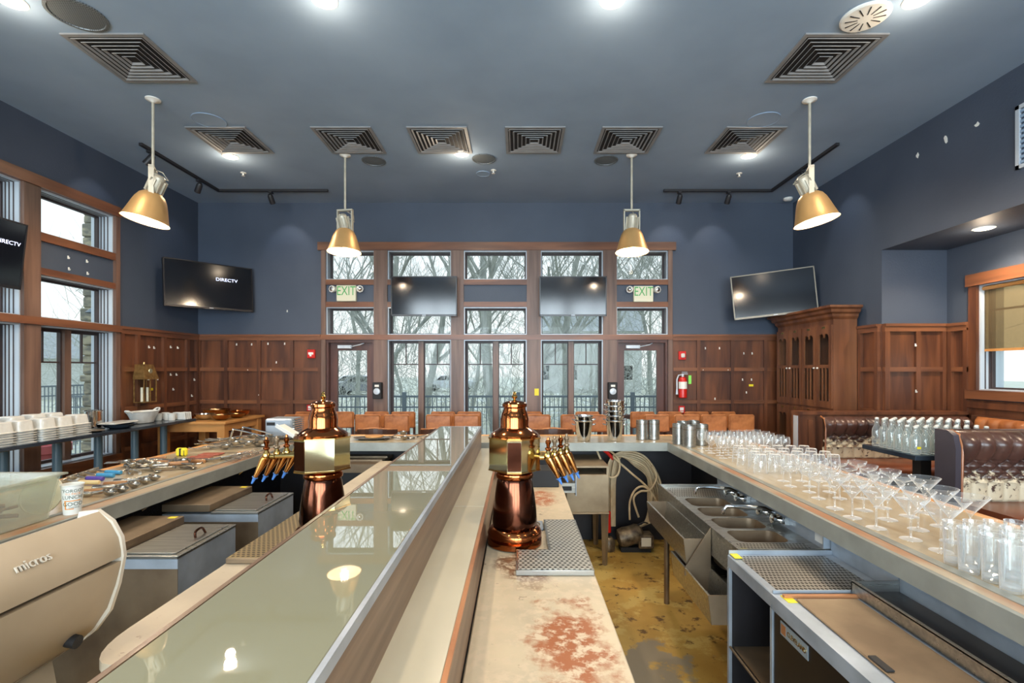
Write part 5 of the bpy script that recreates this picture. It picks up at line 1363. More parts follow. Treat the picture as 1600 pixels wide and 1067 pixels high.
b = MB(); b.rbox(-4.45, -3.58, 6.1, 7.05, 1.045, 1.077, .005); b.build('table_top', WOODL, t, world=True)
b = MB(); b.box(-4.34, -3.70, 6.14, 6.165, .95, 1.045); b.box(-4.34, -3.70, 6.985, 7.005, .95, 1.045); b.box(-4.415, -4.39, 6.22, 6.92, .95, 1.045); b.box(-3.65, -3.625, 6.22, 6.92, .95, 1.045); b.build('apron', WOODL, t, world=True)
for x in (-4.385, -3.655):
    for y in (6.175, 6.965):
        b = MB(); b.box(x - .045, x + .045, y - .045, y + .045, 0, 1.045); b.build('leg', WOODL, t, world=True)
b = MB(); b.add([], [])
def sqbowl():
    t = thing('square_bowl', '', 'bowl', group='stacked square bowls on the drink rail')
    b = MB()
    def rg(r, z): return [(p[0], p[1], z) for p in rrect(-r, r, -r, r, r * .28, 3)]
    L = [rg(.086, 0), rg(.087, .006), rg(.071, .010), rg(.062, .085), rg(.052, .092)]
    n = len(L[0]); vs = [p for q in L for p in q]
    fs = [(i * n + k, i * n + (k + 1) % n, (i + 1) * n + (k + 1) % n, (i + 1) * n + k) for i in range(len(L) - 1) for k in range(n)] + [tuple(range((len(L) - 1) * n, len(L) * n))]
    b.add(vs, fs); b.build('bowl_body', WHITEC, t); return t
sb = None
rows = [(-4.13, [3.77, 3.95, 4.13, 4.31, 4.49, 4.66], 'front row'), (-4.33, [3.85, 4.05, 4.25, 4.45, 4.63], 'window row')]
for ri, (X, Ys, rn) in enumerate(rows):
    for si, Yv in enumerate(Ys):
        nst = 6 + (si * 3 + ri) % 3; jx, jy = random.uniform(-.012, .012), random.uniform(-.01, .01)
        for k in range(nst):
            o = sqbowl() if sb is None else dup(sb)
            sb = sb or o
            o.location = (X + jx + random.uniform(-.003, .003), Yv + jy, 1.1105 + k * .0195); o.rotation_euler = (0, 0, random.uniform(-.05, .05))
            o['label'] = 'upturned white square bowl, %s from the bottom, %s stack of the %s' % (ORD[k], ORD[len(Ys) - 1 - si], rn)
t = thing('stock_pot', 'tall steel pot standing on a plate by the window', 'pot', (-4.36, 5.12, 1.111))
b = MB(); b.lathe([(.09, 0), (.095, .006), (.03, .008)], n=28); b.build('saucer', WHITEC, t)
b = MB(); b.lathe([(.07, .008), (.075, .012), (.075, .18), (.085, .186), (.085, .19), (.072, .19), (.07, .02), (.0001, .015)], n=32, cap=False); b.build('pot_body', CHROME, t)
t = thing('oval_tureen', 'large white oval tureen with two loop handles on the drink rail', 'tureen', (-4.27, 5.68, 1.111), PI / 2)
A = Matrix.Diagonal((1.45, .9, 1, 1))
b = MB(); b.lathe([(.08, .0), (.09, .006), (.12, .09), (.138, .13), (.145, .134), (.135, .134), (.1, .05), (.0001, .012)], (0, 0, 0), 40, A, cap=True); b.build('bowl', WHITEC, t)
for s in (-1, 1):
    b = MB(); b.tube(catmull([(s * .195, -.03, .125), (s * .235, -.02, .15), (s * .235, .02, .15), (s * .195, .03, .125)], 5), .009, 8); b.build('handle', WHITEC, t)
t = thing('dark_pan', 'shallow dark pan with papers beside it on the drink rail', 'pan', (-4.14, 5.18, 1.111))
b = MB(); b.lathe([(.08, 0), (.12, .02), (.15, .045), (.153, .045), (.12, .015), (.0001, .005)], n=36, cap=True); b.build('pan_body', DK, t)
t = thing('white_platter', 'pale rectangular platter laid over the dark pan', 'platter', (-4.19, 5.23, 1.157))
b = MB(); b.rbox(-.09, .09, -.16, .16, 0, .01, .003); b.rbox(-.085, .085, -.15, .15, .0105, .017, .003); b.build('platter', WHITEC, t)
t = thing('dinner_plate', 'dark flat plate on the drink rail before the steel pot', 'plate', (-4.16, 4.87, 1.111))
b = MB(); b.lathe([(.06, 0), (.10, .012), (.102, .014), (.06, .005), (.0001, .004)], n=32, cap=True); b.build('plate', STEELD, t)
mug0 = None
for k, (x, y) in enumerate(((-4.28, 5.93), (-4.2, 5.98), (-4.12, 5.93), (-4.3, 6.08), (-4.18, 6.11))):
    if mug0 is None:
        mug0 = thing('ramekin', '', 'ramekin', group='white ramekins beside the tureen')
        b = MB(); b.lathe([(.032, 0), (.036, .004), (.04, .075), (.044, .078), (.044, .084), (.037, .084), (.032, .01), (.0001, .008)], n=24, cap=True); b.build('cup_body', WHITEC, mug0); o = mug0
    else: o = dup(mug0)
    o.location = (x, y, 1.111); o['label'] = 'small white ramekin beside the oval tureen, %s counting toward the bowls' % ORD[k]
sd0 = None
for k in range(4):
    if sd0 is None:
        sd0 = thing('small_dish', '', 'dish', group='leaning white dishes by the bowls'); b = MB(); b.rbox(-.05, .05, -.008, .008, 0, .09, .006); b.build('dish', WHITEC, sd0); o = sd0
    else: o = dup(sd0)
    o.location = (-4.06 + .0, 6.02 + .035 * k, 1.112); o.rotation_euler = (.12, 0, 0); o['label'] = 'white square dish standing on edge, %s before the metal bowls' % ORD[k]
def bowl(r, m, rim):
    t = thing('metal_bowl', '', 'bowl', group='metal bowls on the wooden corner table')
    pr = [(r * .35, 0), (r * .5, .004), (r * .85, r * .3), (r * .95, r * .55), (r * 1.02, r * .6), (r * 1.02, r * .62), (r * .93, r * .6), (r * .8, r * .3), (r * .4, .01), (.0001, .008)]
    b = MB(); b.lathe(pr, n=36, cap=True); b.build('bowl_body', m, t); return t
HAM = mat('hammered_bowl', (196, 170, 128), (150, 100, 60), scale=(9, 9, 9), rough=.14, metal=1.0, bump=.6, bscale=45)
for (x, y, r, m, lb) in ((-4.1, 6.78, .17, HAM, 'widest hammered metal bowl in the corner of the wooden table'), (-4.02, 6.4, .12, CHROME, 'shiny silver bowl on the wooden table nearest the drink rail'), (-3.76, 6.32, .115, HAM, 'hammered bowl at the front edge of the wooden table'),
                         (-3.82, 6.85, .13, COPPER, 'copper coloured bowl at the back of the wooden table'), (-3.72, 6.6, .10, HAM, 'small hammered bowl at the open end of the wooden table'), (-4.2, 6.36, .07, COPPER, 'smallest copper bowl beside the white dishes')):
    o = bowl(r, m, m); o.location = (x, y, 1.0775); o['label'] = lb

# ================================================================ STOOLS
def stool():
    t = thing('bar_stool', '', 'bar stool', group='tan leather bar stools lined up before the back windows')
    b = MB(); b.rbox(-.165, .165, -.03, .02, .915, 1.14, .018); b.build('backrest', ORANGE, t)
    b = MB()
    for z in (1.128, .925): b.tube([(-.15, -.031, z), (.15, -.031, z)], .003, 6)
    for x in (-.155, .155): b.tube([(x, -.031, .93), (x, -.031, 1.125)], .003, 6)
    b.build('welting', LEATHERO, t)
    b = MB(); b.rbox(-.168, .168, -.40, -.035, .72, .79, .02); b.build('seat', ORANGE, t)
    for s in (-1, 1):
        b = MB(); b.box(s * .15 - .015, s * .15 + .015, -.02, .01, 0, .93); b.build('leg', DKWOOD, t)
        b = MB(); b.box(s * .15 - .015, s * .15 + .015, -.39, -.36, 0, .72); b.build('leg', DKWOOD, t)
    b = MB(); b.box(-.135, .135, -.385, -.365, .28, .31); b.box(-.135, .135, -.015, .005, .28, .31); b.build('footrest', DKWOOD, t)
    return t
st0 = None
fr_ = [465, 575, 620, 685.5, 729, 840, 896, 940, 1026, 1073, 1115, 1158]
rr_ = [480, 534, 588, 630, 692, 733, 828, 918, 1004, 1047, 1089, 1131]
for row, (pxs, Y) in enumerate(((fr_, 6.42), (rr_, 6.84))):
    for k, px in enumerate(pxs):
        o = stool() if st0 is None else dup(st0)
        st0 = st0 or o
        o.location = ((px - 810) * Y / 780, Y, 0)
        o.rotation_euler = (0, 0, random.uniform(-.02, .02))
        if row: o.location.y = Y + .02
        o['label'] = 'tan leather bar stool, %s row, %s from the left exit door side' % (('front', 'rear')[row], ORD[k])
def lowstool():
    t = thing('swivel_stool', '', 'stool', group='black curved stools pulled up to the back counter')
    pts = []
    n = 12
    b = MB()
    for i in range(n):
        a0 = PI * .12 + PI * .76 * i / n; a1 = PI * .12 + PI * .76 * (i + 1) / n
        q = [(.24 * math.cos(a0), -.24 * math.sin(a0)), (.24 * math.cos(a1), -.24 * math.sin(a1)), (.205 * math.cos(a1), -.205 * math.sin(a1)), (.205 * math.cos(a0), -.205 * math.sin(a0))]
        h0 = 1.09 - .03 * abs(math.cos((a0 + a1) / 2)); b.prism(q, .93, h0, 'z')
    b.build('backrest', DKWOOD, t)
    b = MB(); b.tube([(.222 * math.cos(PI * .12 + PI * .76 * i / 12), -.222 * math.sin(PI * .12 + PI * .76 * i / 12), 1.092 - .03 * abs(math.cos(PI * .12 + PI * .76 * i / 12))) for i in range(13)], .012, 8); b.build('top_rail', ORANGE, t)
    b = MB(); b.lathe([(.19, .74), (.21, .76), (.21, .80), (.18, .82), (.0001, .825)], n=28, cap=True); b.build('seat', BLACK, t)
    for k in range(4):
        a = PI / 4 + k * PI / 2; b = MB(); b.tube([(.12 * math.cos(a), .12 * math.sin(a), .74), (.2 * math.cos(a), .2 * math.sin(a), .0)], .016, 8); b.build('leg', DKWOOD, t)
    for s in (-1, 1):
        b = MB(); b.tube([(s * .15, -.14, .8), (s * .16, -.155, .95)], .012, 8); b.build('back_post', DKWOOD, t)
    return t
ls = None
for px, lb in ((593, 'black curved-back stool behind the counter, between left tower and green shelf'), (690, 'black curved-back stool mostly hidden by the end of the green shelf'), (862, 'black curved-back stool behind the right beer tower taps')):
    o = lowstool() if ls is None else dup(ls)
    ls = ls or o
    o.location = ((px - 810) * 5.55 / 780, 5.55, 0); o['label'] = lb
# ================================================================ BUCKETS, CHILLERS, GLASSES
def bucket(full):
    t = thing('champagne_bucket', '', 'bucket')
    b = MB(); b.lathe([(.055, 0), (.060, .003), (.088, .185), (.093, .19), (.093, .196), (.085, .196), (.057, .008), (.0001, .006)], n=36, cap=True); b.build('bucket_body', CHROME, t)
    for s in (-1, 1):
        b = MB(); b.tube(catmull([(s * .085, -.02, .15), (s * .108, -.018, .158), (s * .112, 0, .16), (s * .108, .018, .158), (s * .085, .02, .15)], 4), .005, 8); b.build('handle', CHROME, t)
    return t
bu = None
for (px, n_, dz, lbl) in ((912, 2, .045, 'stack beside the beer taps'), (960.5, 5, .047, 'tall stack in front of the black dispenser')):
    Y = 4.76; x = (px - 810) * Y / 780
    for k in range(n_):
        o = bucket(1) if bu is None else dup(bu)
        bu = bu or o
        o.location = (x, Y, BT + .0005 + k * dz); o.rotation_euler = (0, 0, .05 * k); o['label'] = 'steel champagne bucket, %s from the bottom, %s' % (ORD[k], lbl); o['group'] = 'nested champagne buckets on the back counter'
ch = None
cpos_ = [(1002 - 0, 688, 'left of the farther pair'), (1025, 688, 'right of the farther pair'), (1067, 694, 'at the window side of the cluster'), (1076, 697, 'frontmost of the cluster'), (1089, 695, 'at the booth side of the cluster'), (1073, 690, 'hidden at the back of the cluster'), (1084, 689, 'rear of the cluster, second one')]
for px, py, lb in cpos_:
    if ch is None:
        ch = thing('wine_chiller', '', 'wine chiller'); b = MB(); b.lathe([(.052, 0), (.055, .004), (.055, .185), (.05, .187), (.048, .01), (.0001, .008)], n=32, cap=True); b.build('chiller_body', STEEL, ch); 
        b = MB(); b.lathe([(.0555, .15), (.056, .152), (.0555, .155)], n=32, cap=False); b.build('band', STEELD, ch); o = ch
    else: o = dup(ch)
    Y = (EYE - BT) * 780 / (py - 577); x = (px - 810) * Y / 780
    if px > 1050: x = (px - 810) * Y / 780 + (px - 1078) * .0035; Y += (694 - py) * .012
    else: x = 1.2 + (.115 if px > 1010 else 0); Y = 4.85
    o.location = (x, Y, BT + .001); o['label'] = 'brushed steel cylindrical wine chiller, ' + lb; o['group'] = 'steel wine chillers on the back counter'

def glass_obj(name, prof, cat, n=20, m=None):
    b = MB(); b.lathe(prof, n=n, cap=False); o = b.build(name, m or GLASS, label='x', cat=cat, angle=60); return o
wine = glass_obj('wine_glass', [(.031, .001), (.0305, .003), (.006, .008), (.0035, .02), (.0035, .06), (.008, .068), (.026, .082), (.034, .105), (.034, .125), (.027, .155)], 'wine glass', 16)
tumb = glass_obj('tumbler', [(.042, 0), (.0425, .002), (.034, .118), (.031, .122), (.0001, .122), ], 'tumbler', 20)
coupe = glass_obj('cocktail_glass', [(.034, .001), (.0335, .003), (.006, .007), (.0035, .02), (.0035, .08), (.01, .088), (.04, .10), (.048, .115), (.05, .125)], 'cocktail glass', 18)
marti = glass_obj('martini_glass', [(.038, .001), (.0375, .003), (.008, .008), (.004, .02), (.0038, .085), (.007, .094), (.03, .125), (.062, .168), (.0625, .170), (.0605, .168)], 'martini glass', 28)
high = glass_obj('highball_glass', [(.0001, .012), (.026, .010), (.027, .002), (.031, .148), (.032, .15), (.030, .15), (.0275, .02), (.0001, .018)], 'highball glass', 24)
used = set()
def place(o, x, y, label, group):
    c = o if o.name not in used else dup(o)
    used.add(o.name)
    c.location = (x, y, BT + .0008); c['label'] = label; c['group'] = group; return c
for r in range(5):
    for c in range(8):
        X = 1.56 + c * .074 + (r % 2) * .02; Y = 3.80 + r * .115 + c * .012
        place(wine, X, Y, 'small stemmed wine glass, %s row from the tumblers, %s from the inner bar edge' % (ORD[r], ORD[c]), 'stemmed wine glasses at the far end of the side counter')
for r in range(4):
    for c in range(6):
        X = 1.585 + c * .096 + (r % 2) * .02; Y = 3.27 + r * .125
        place(tumb, X, Y, 'upturned clear tumbler, %s row from the cocktail glasses, %s from the inner bar edge' % (ORD[r], ORD[c]), 'upturned tumblers in the middle of the side counter')
for r in range(4):
    for c in range(5):
        X = 1.575 + c * .112 + (r % 2) * .03; Y = 2.62 + r * .135
        place(coupe, X, Y, 'stemmed cocktail glass, %s row behind the martini glasses, %s from the inner bar edge' % (ORD[r], ORD[c]), 'cocktail glasses behind the martini glasses')
mp_ = [(1.54, 2.43, 'nearest the cocktail glasses on the inner side'), (1.525, 2.28, 'second along the inner bar edge'), (1.527, 2.13, 'third along the inner bar edge'), (1.66, 2.40, 'farthest in the second file'), (1.665, 2.25, 'middle of the second file'),
       (1.78, 2.44, 'farthest in the third file'), (1.80, 2.30, 'middle of the third file'), (1.564, 1.99, 'front file beside the highballs, second'), (1.575, 1.86, 'closest to the highball glasses'), (1.70, 1.96, 'second file closest to the highballs'),
       (1.69, 2.11, 'second file, above its neighbour'), (1.82, 2.01, 'outer file near the booth'), (1.82, 2.15, 'outer file, middle'), (1.92, 2.36, 'outermost of the far martini glasses')]
for x, y, l in mp_: place(marti, x, y, 'large martini glass, ' + l, 'martini glasses on the side counter')
for r in range(6):
    for c in range(6):
        X = 1.505 + c * .072 + (r % 2) * .012; Y = 1.38 + r * .072
        if 810 + 780 * X / Y > 1625: continue
        place(high, X, Y, 'tall clear highball glass, %s row from the martini glasses, %s from the inner edge' % (ORD[5 - r], ORD[c]), 'highball glasses at the near end of the side counter')

# ================================================================ BOOTHS
def tuft(b, W, H, depth, face, c=.105, top_roll=.045):
    """face(x, z, d) -> world point; d = outward bulge"""
    nu = max(8, int(W / c) * 14); nv = 90
    def D(x, z):
        zz = z / H
        ch_ = math.sqrt(abs(math.sin(PI * x / c)))
        roll = math.sqrt(max(0, 1 - ((zz - .82) / .18) ** 2)) if zz > .82 else 1.0
        if zz > .60: d = .018 + .035 * ch_
        elif zz > .28:
            a = PI * (x / c + (z - .28 * H) / (.16 * H)); bb = PI * (x / c - (z - .28 * H) / (.16 * H))
            d = .012 + .036 * abs(math.sin(a) * math.sin(bb)) ** .42
        else: d = .016 + .018 * ch_ * min(1, zz / .04) - .012
        if zz > .60: d += top_roll * math.sin(PI * min(1, (zz - .60) / .40) * .9)
        return d * roll if zz > .82 else d
    b.grid(lambda i, j: face(W * i / nu, H * j / nv, D(W * i / nu, H * j / nv)), nu, nv)
def booth(name, xa, xb, yback, zseat, ztop, depth, lb):
    t = thing(name, lb, 'booth', ((xa + xb) / 2, yback, .36), 0, None)
    b = MB(); tuft(b, xb - xa, ztop - zseat, .05, lambda x, z, d: (xa + x, yback - .03 - d, zseat + z)); b.build('tufted_back', LEATHER, t, world=True, angle=80)
    b = MB(); b.box(xa, xb, yback - .03, yback + .08, .36, ztop - .01); b.build('back_panel', DKWOOD, t, world=True)
    # seat cushion with rounded front
    pr = [(yback - .03, zseat - .10), (yback - depth, zseat - .10), (yback - depth - .03, zseat - .06), (yback - depth - .03, zseat - .02), (yback - depth, zseat + .0), (yback - depth + .1, zseat + .012), (yback - .03, zseat + .005)]
    b = MB(); b.prism(pr, xa + .01, xb, 'x'); b.build('seat_cushion', LEATHERS, t, world=True, angle=60)
    b = MB(); b.box(xa + .03, xb, yback - depth + .04, yback - .03, .36, zseat - .10); b.build('seat_base', BLACK, t, world=True)
    b = MB(); b.tube([(xa + .004, yback - .075, zseat + .01), (xa + .004, yback - .085, ztop - .1), (xa + .004, yback - .06, ztop - .02), (xa + .004, yback, ztop)], .008, 8); b.build('piping', LEATHERO, t, world=True)
    return t
booth('booth_bench', 3.06, 4.5, 5.06, .82, 1.245, .48, 'far tufted leather booth bench behind the bottle table, worn pale below')
t = booth('booth_bench', 2.875, 4.5, 3.32, .845, 1.315, .5, 'nearer tufted leather booth bench with dark end panel at right edge')
b = MB(); b.prism([(3.40, .36), (3.40, 1.318), (3.30, 1.318), (3.255, 1.29), (3.235, 1.2), (3.24, .95), (3.25, .36)], 2.835, 2.872, 'x'); b.build('end_panel', mat('dark_slate_vinyl', (66, 62, 70), (58, 54, 62), rough=.4), t, world=True)
b = MB(); b.box(2.875, 4.5, 3.40, 3.43, .36, 1.31); b.build('outer_back', LEATHER, t, world=True)
# side bench along the alcove wall
t = thing('banquette', 'orange-brown channelled leather banquette along the alcove window wall', 'bench', (4.55, 3.5, .36))
def chn(b, ya, yb, z0, z1, X):
    W = yb - ya; c = .13; nu = int(W / c) * 8
    def F(i, j):
        y = W * i / nu; z = j / 16.; ch_ = math.sqrt(abs(math.sin(PI * y / c))); r = math.sqrt(max(0, 1 - ((z - .8) / .2) ** 2)) if z > .8 else 1
        return (X - (.03 + .035 * ch_) * r, yb - y, z0 + (z1 - z0) * z)
    b.grid(F, nu, 16)
b = MB(); chn(b, 1.4, 4.98, .82, 1.25, 4.58); b.build('channelled_back', LEATHERO, t, world=True, angle=80)
b = MB(); b.box(4.58, 4.62, 1.4, 5.05, .36, 1.26); b.build('back_panel', DKWOOD, t, world=True)
# half wall behind the far booth
b = MB(); b.box(2.92, AX - .05, 5.145, 5.26, 0, 1.255); b.box(2.89, AX - .05, 5.12, 5.29, 1.255, 1.285); b.box(2.89, 2.92, 5.13, 5.28, 0, 1.255); b.box(2.98, 3.03, 5.13, 5.145, .36, 1.2)
b.build('partition_wall', WOOD, kind='structure')
b = MB(); b.box(2.885, 2.889, 5.16, 5.24, 0, 1.24); b.build('partition_trim', JAMB, kind='structure')

t = thing('booth_table', 'dark square-edged table crowded with swing-top bottles', 'table', (3.4, 3.8, .36))
b = MB(); b.rbox(2.8, 4.2, 3.52, 4.07, 1.075, 1.11, .004); b.build('table_top', DK, t, world=True)
b = MB(); b.box(3.03, 3.11, 3.76, 3.84, .38, 1.075); b.build('leg', BLACK, t, world=True)
b = MB(); b.box(3.85, 3.93, 3.76, 3.84, .38, 1.075); b.build('leg', BLACK, t, world=True)
b = MB(); b.box(2.9, 3.25, 3.6, 4.0, .36, .38); b.box(3.7, 4.05, 3.6, 4.0, .36, .38); b.build('foot_plate', BLACK, t, world=True)
bt = None
for r in range(6):
    for c in range(8):
        if bt is None:
            bt = thing('swing_top_bottle', '', 'bottle')
            b = MB(); b.lathe([(.0001, .002), (.03, .002), (.033, .006), (.033, .12), (.030, .14), (.014, .175), (.0125, .2), (.0145, .203), (.0145, .212), (.012, .213)], n=18, cap=False); b.build('bottle_body', BOTTLE, bt)
            b = MB(); b.lathe([(.0135, .213), (.015, .216), (.014, .226), (.006, .23), (.0001, .23)], n=14, cap=True); b.build('stopper', WHITEC, bt)
            b = MB(); b.tube([(-.016, 0, .18), (-.018, 0, .2), (-.016, 0, .222), (.016, 0, .222), (.018, 0, .2), (.016, 0, .18)], .0015, 5); b.build('wire_bail', CHROME, bt); o = bt
        else: o = dup(bt)
        o.location = (2.85 + c * .073, 3.585 + r * .077, 1.1105); o.scale = (1, 1, .88 if r < 2 else 1.0)
        o['label'] = 'clear swing-top bottle with white stopper, %s row from the dark booth end, %s across' % (ORD[r], ORD[c]); o['group'] = 'swing-top bottles on the booth table'
for k, (c, z) in enumerate(((0, .05), (3, .04))):
    b = MB(); b.box(-.014, .014, -.001, 0, -.008, .008); o = b.build('yellow_sticker', YELLOW, label='small yellow sticker on a front bottle, %s from the table corner' % ORD[k], cat='sticker'); o.location = (2.85 + c * .073, 3.55, 1.1105 + z)
for k, (x, y, s, h, rz) in enumerate(((2.93, 3.3 - .55 + .9, .2, .3, .2),)):
    t = thing('cardboard_box', 'open white cardboard box under the booth table', 'box', (2.78, 3.72, .36), .2)
    b = MB(); b.box(-.10, .10, -.12, .12, 0, .40); b.build('box_body', WHITE, t)
    b = MB(); b.add([(-.10, -.12, .4), (.10, -.12, .4), (.13, -.22, .45), (-.13, -.22, .45)], [(0, 1, 2, 3)]); b.add([(.10, -.12, .4), (.10, .12, .4), (.19, .12, .44), (.19, -.12, .44)], [(0, 1, 2, 3)]); b.build('box_flap', WHITE, t)

# ================================================================ OUTSIDE
GZ = -.2
GR = stained('winter_grass', (206, 204, 184), (190, 190, 166), [((214, 218, 214), 1.2, .56, .05, None, None)], rough=.9, scale=1.5)
PAV = mat('pale_paving', (186, 186, 180), (168, 168, 162), scale=(2, 2, 2), rough=.8)
b = MB(); b.box(-80, 80, BY + .3, 120, GZ - .1, GZ); b.box(-80, LX - .3, -30, BY + .3, GZ - .1, GZ); b.box(AX + .6, 80, -30, BY + .3, GZ - .1, GZ); b.build('ground_outside', GR, kind='structure')
b = MB(); b.box(-9, 8, BY + .3, 10.3, GZ, GZ + .02); b.box(-9, LX - .35, 0, BY + .3, GZ, GZ + .02); b.build('patio_paving', PAV, kind='structure')
FEN = mat('dark_fence_metal', (112, 122, 128), rough=.5)
def fence(p0, p1, top, lb, step=.095, every=2.4):
    p0, p1 = Vector(p0), Vector(p1); L = (p1 - p0).length; d = (p1 - p0) / L
    M = Matrix(((d.x, -d.y, 0, p0.x), (d.y, d.x, 0, p0.y), (0, 0, 1, 0), (0, 0, 0, 1)))
    t = thing('metal_fence', lb, 'fence', (p0.x, p0.y, GZ))
    b = MB(M); b.box(0, L, -.02, .02, top - .04, top); b.box(0, L, -.015, .015, top - .26, top - .23); b.box(0, L, -.015, .015, GZ + .12, GZ + .15); b.build('rails', FEN, t, world=True)
    b = MB(M)
    for k in range(int(L / step)): b.box(k * step - .008, k * step + .008, -.008, .008, GZ + .05, top)
    b.build('pickets', FEN, t, world=True, kind='stuff')
    for k in range(int(L / every) + 1):
        b = MB(M); b.box(k * every - .04, k * every + .04, -.04, .04, GZ, top + .07); b.build('post', FEN, t, world=True)
fence((-9.6, 10.5, 0), (7.5, 10.5, 0), 1.17, 'dark metal picket fence across the patio behind the back windows')
fence((-11, 0, 0), (-11, 22, 0), 1.34, 'dark metal picket fence seen through the left side windows')

BARK = mat('pale_bark', (150, 153, 146), (184, 186, 178), scale=(6, 6, 2), rough=.9)
TWIG = mat('thin_twigs', (160, 163, 155), (190, 192, 184), rough=.9)
def tree(x, y, h, r, seed, lb, lean=0.0, m=BARK):
    rnd = random.Random(seed)
    t = thing('bare_tree', lb, 'tree', (x, y, GZ), 0, 'bare winter trees outside')
    tr = MB(); br = MB()
    def grow(p, d, L, r, lev):
        n = 4 if lev < 2 else 3; pts = [p]; rs = [r]; q = p; dd = d.copy()
        for k in range(n):
            dd = (dd + Vector((rnd.uniform(-.18, .18), rnd.uniform(-.18, .18), rnd.uniform(-.02, .12)))).normalized()
            q = q + dd * L / n; pts.append(q); rs.append(r * (1 - .55 * (k + 1) / n))
        (tr if lev == 0 else br).tube(pts, rs, 9 if lev == 0 else (5 if lev == 1 else 3), cap=False)
        if lev >= 4: return
        nb = (7, 5, 4, 3)[lev]
        for k in range(nb):
            f = rnd.uniform(.3, 1.0) if lev else rnd.uniform(.35, 1.0); i = min(int(f * n), n - 1); bp = pts[i].lerp(pts[i + 1], f * n - i); rr = rs[i] * .55
            a = rnd.uniform(0, 2 * PI); sd = Vector((math.cos(a), math.sin(a), rnd.uniform(.1, .8))); nd_ = (dd * .7 + sd * .8).normalized()
            grow(bp, nd_, L * rnd.uniform(.5, .7), max(rr, .006), lev + 1)
    grow(Vector((0, 0, 0)), Vector((lean, 0, 1)).normalized(), h, r, 0)
    tr.build('trunk', m, t, smooth=True); br.build('branches', m, t, smooth=False)
trees = [(-4.1, 16, 9, .24, .05, 'twin-looking stout tree seen above the television near the left exit sign'), (-3.2, 17, 9.5, .2, .12, 'slender leaning tree just right of the stout one'), (-.7, 15.5, 10, .26, -.03, 'forked bare tree seen in the centre upper window'),
         (.3, 19, 10, .18, .1, 'thin bare tree right of the forked one'), (1.5, 16.5, 10, .22, -.08, 'bare tree above the second flat television'), (2.6, 18, 9, .15, .04, 'thin straight tree above the second television side'),
         (4.0, 15.5, 9, .2, .25, 'tree leaning toward the extinguisher side, in the end transom'), (5.4, 20, 9, .16, 0, 'tree behind the right exit door'), (-6.2, 19, 8.5, .14, .18, 'slim tree behind the left exit door'),
         (-5.0, 22, 8, .12, -.1, 'thin tree farther behind the left exit door'), (-2.0, 21, 9, .14, .05, 'thin tree between the two televisions'), (7.5, 24, 9, .18, 0, 'tree far behind the right exit door'),
         (-17, 22, 8, .2, 0, 'spreading tree seen through the left side windows'), (-22, 27, 8, .2, .1, 'second spreading tree through the left side windows'), (-14, 30, 8, .16, 0, 'tree beyond the left fence corner'),
         (9.5, 3.5, 8, .16, 0, 'tree outside the alcove window'), (11.5, 5.5, 8, .2, .1, 'larger tree outside the alcove window')]
for k, (x, y, h, r, ln, lb) in enumerate(trees): tree(x, y, h * .62, r * .72, 100 + k, lb, ln)
rnd = random.Random(5)
b = MB()
def twigs(n, xa, xb, ya, yb, hmax):
    for _ in range(n):
        x, y = rnd.uniform(xa, xb), rnd.uniform(ya, yb); z0 = GZ + rnd.uniform(0, hmax); L = rnd.uniform(.8, 2.6); a = rnd.uniform(0, 2 * PI)
        el = rnd.uniform(.2, 1.4); d = Vector((math.cos(a) * math.cos(el), math.sin(a) * math.cos(el), math.sin(el)))
        d2 = (d + Vector((rnd.uniform(-.6, .6), rnd.uniform(-.6, .6), rnd.uniform(-.3, .4)))).normalized()
        p = Vector((x, y, z0)); r = rnd.uniform(.005, .012)
        b.tube([p, p + d * L * .5, p + d * L * .5 + d2 * L * .5], [r, r * .7, r * .3], 3, cap=False)
twigs(4200, -14, 13, 14, 28, 5.0)
twigs(1500, -12, 12, 12.5, 16, 2.6)
twigs(700, -26, -13, 18, 30, 4)
twigs(500, 8, 14, 1, 8, 4)
b.build('brushwood', TWIG, smooth=False, kind='stuff', label='tangled bare winter brushwood in the woods behind the fence', cat='brushwood')

def car(x, y, col, lb, rz=0):
    t = thing('parked_car', lb, 'car', (x, y, GZ + .0), rz, 'cars parked outside')
    cm = mat('car_paint', col, rough=.25)
    b = MB(); b.prism([(-2.2, .3), (-2.25, .7), (-2.1, .85), (-1.3, .95), (-.7, 1.4), (.9, 1.42), (1.5, 1.0), (2.2, .9), (2.25, .5), (2.2, .3)], -.85, .85, 'y'); b.build('car_body', cm, t, bevel=.05)
    b = MB(); b.prism([(-1.15, .96), (-.66, 1.34), (.85, 1.36), (1.3, 1.0)], -.86, .86, 'y'); b.build('car_windows', BLACKG, t)
    for wx in (-1.4, 1.4):
        for s in (-1, 1):
            b = MB(); b.lathe([(.2, -.1), (.33, -.09), (.33, .09), (.2, .1)], (wx, s * .8, .33), 20, Matrix.Rotation(PI / 2, 4, 'X')); b.build('wheel', BLACK, t)
car(-13.8, 42, (214, 216, 220), 'white car parked beyond the fence behind left exit door', .1)
car(-11.8, 38, (120, 124, 132), 'grey car parked in front of the white one', .05)
car(-6.0, 44, (200, 206, 214), 'pale car parked beyond the fence behind the double windows', 0)

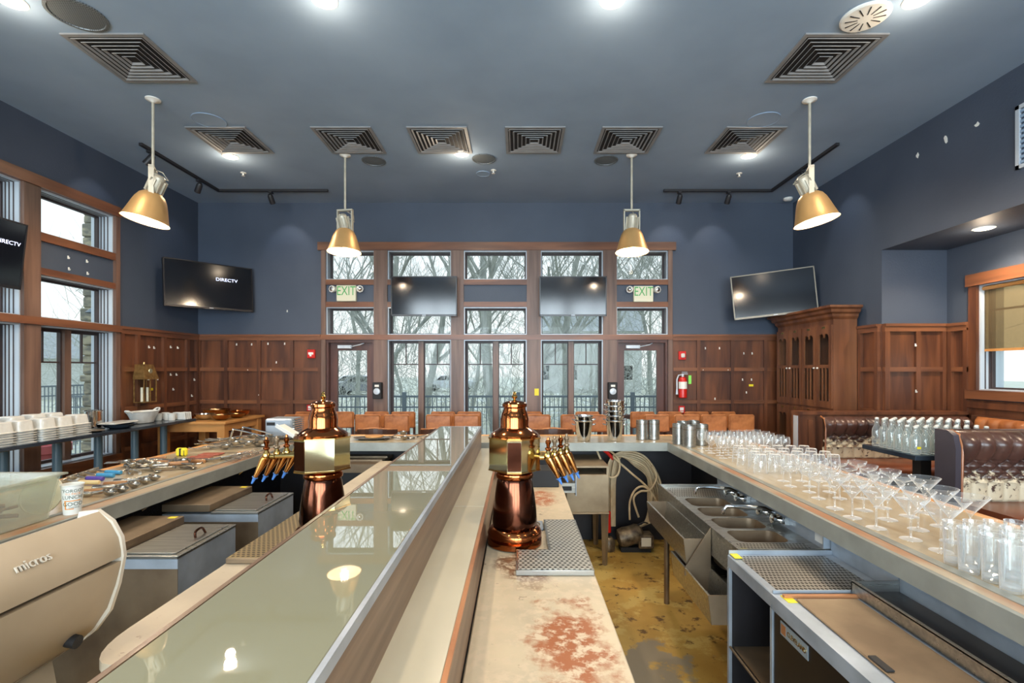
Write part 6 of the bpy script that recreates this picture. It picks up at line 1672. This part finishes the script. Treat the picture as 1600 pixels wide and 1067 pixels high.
HW = mat('pale_siding', (206, 210, 206), (190, 194, 190), scale=(1, 1, 16), rough=.8); HR = mat('grey_shingle', (170, 173, 172), (150, 154, 154), scale=(4, 4, 12), rough=.9)
def house(x, y, w, d, h, rh, lb, rz=0):
    t = thing('house', lb, 'house', (x, y, GZ), rz)
    b = MB(); b.box(-w / 2, w / 2, -d / 2, d / 2, 0, h); b.build('walls', HW, t)
    b = MB(); b.prism([(-d / 2 - .4, h), (d / 2 + .4, h), (0, h + rh)], -w / 2 - .4, w / 2 + .4, 'x'); b.build('roof', HR, t)
    for k in range(4):
        xx = -w / 2 + w * (k + .5) / 4; b = MB(); b.box(xx - .45, xx + .45, -d / 2 - .05, -d / 2, 1.0, 2.3); b.build('window', WHITE, t)
        b = MB(); b.box(xx - .38, xx + .38, -d / 2 - .06, -d / 2 - .05, 1.07, 2.23); b.build('window_glass', BLACKG, t)
house(5.5, 44, 9, 7, 5, 2.5, 'pale house among the trees behind the right windows')
house(-36, 34, 18, 10, 2.6, 2.6, 'low grey shingled house beyond the left fence', .5)

STONE = mat('stacked_stone', (176, 168, 142), (126, 124, 112), scale=(5, 5, 13), detail=3, rough=.85, lo=.42, hi=.58, bump=.6, bscale=9)
t = thing('stone_column', 'stacked stone porch column outside the left windows', 'column', (-6.23, 7.45, GZ))
b = MB(); b.box(-.13, .13, -.13, .13, 0, 4.3)
rr2 = random.Random(3); z = 0
while z < 4.2:
    hh = rr2.uniform(.08, .2); e = rr2.uniform(.0, .035); b.rbox(-.14 - e, .14 + rr2.uniform(0, .035), -.14 - e, .14 + e, z, z + hh - .01, .015); z += hh
b.build('column_shaft', STONE, t)
t = thing('barn_lamp', 'grey gooseneck barn lamp hung on the stone column outside', 'outdoor lamp', (-6.0, 7.1, 2.62))
b = MB(); b.lathe([(.13, -.1), (.12, -.09), (.07, -.04), (.035, .0), (.03, .06), (.0001, .07)], n=24, cap=False); b.build('shade', FEN, t)
b = MB(); b.tube([(0, 0, .06), (0, 0, .14), (0, .02, .17), (-.2, .22, .17)], .012, 8); b.build('arm', FEN, t)
t = thing('planter', 'pink tapered planter pot outside the left window', 'planter', (-5.62, 5.86, GZ + .02))
b = MB(); b.lathe([(.19, 0), (.26, .92), (.29, .93), (.29, 1.02), (.27, 1.02), (.25, .9), (.0001, .9)], n=32, cap=True); b.build('pot', PINK, t)
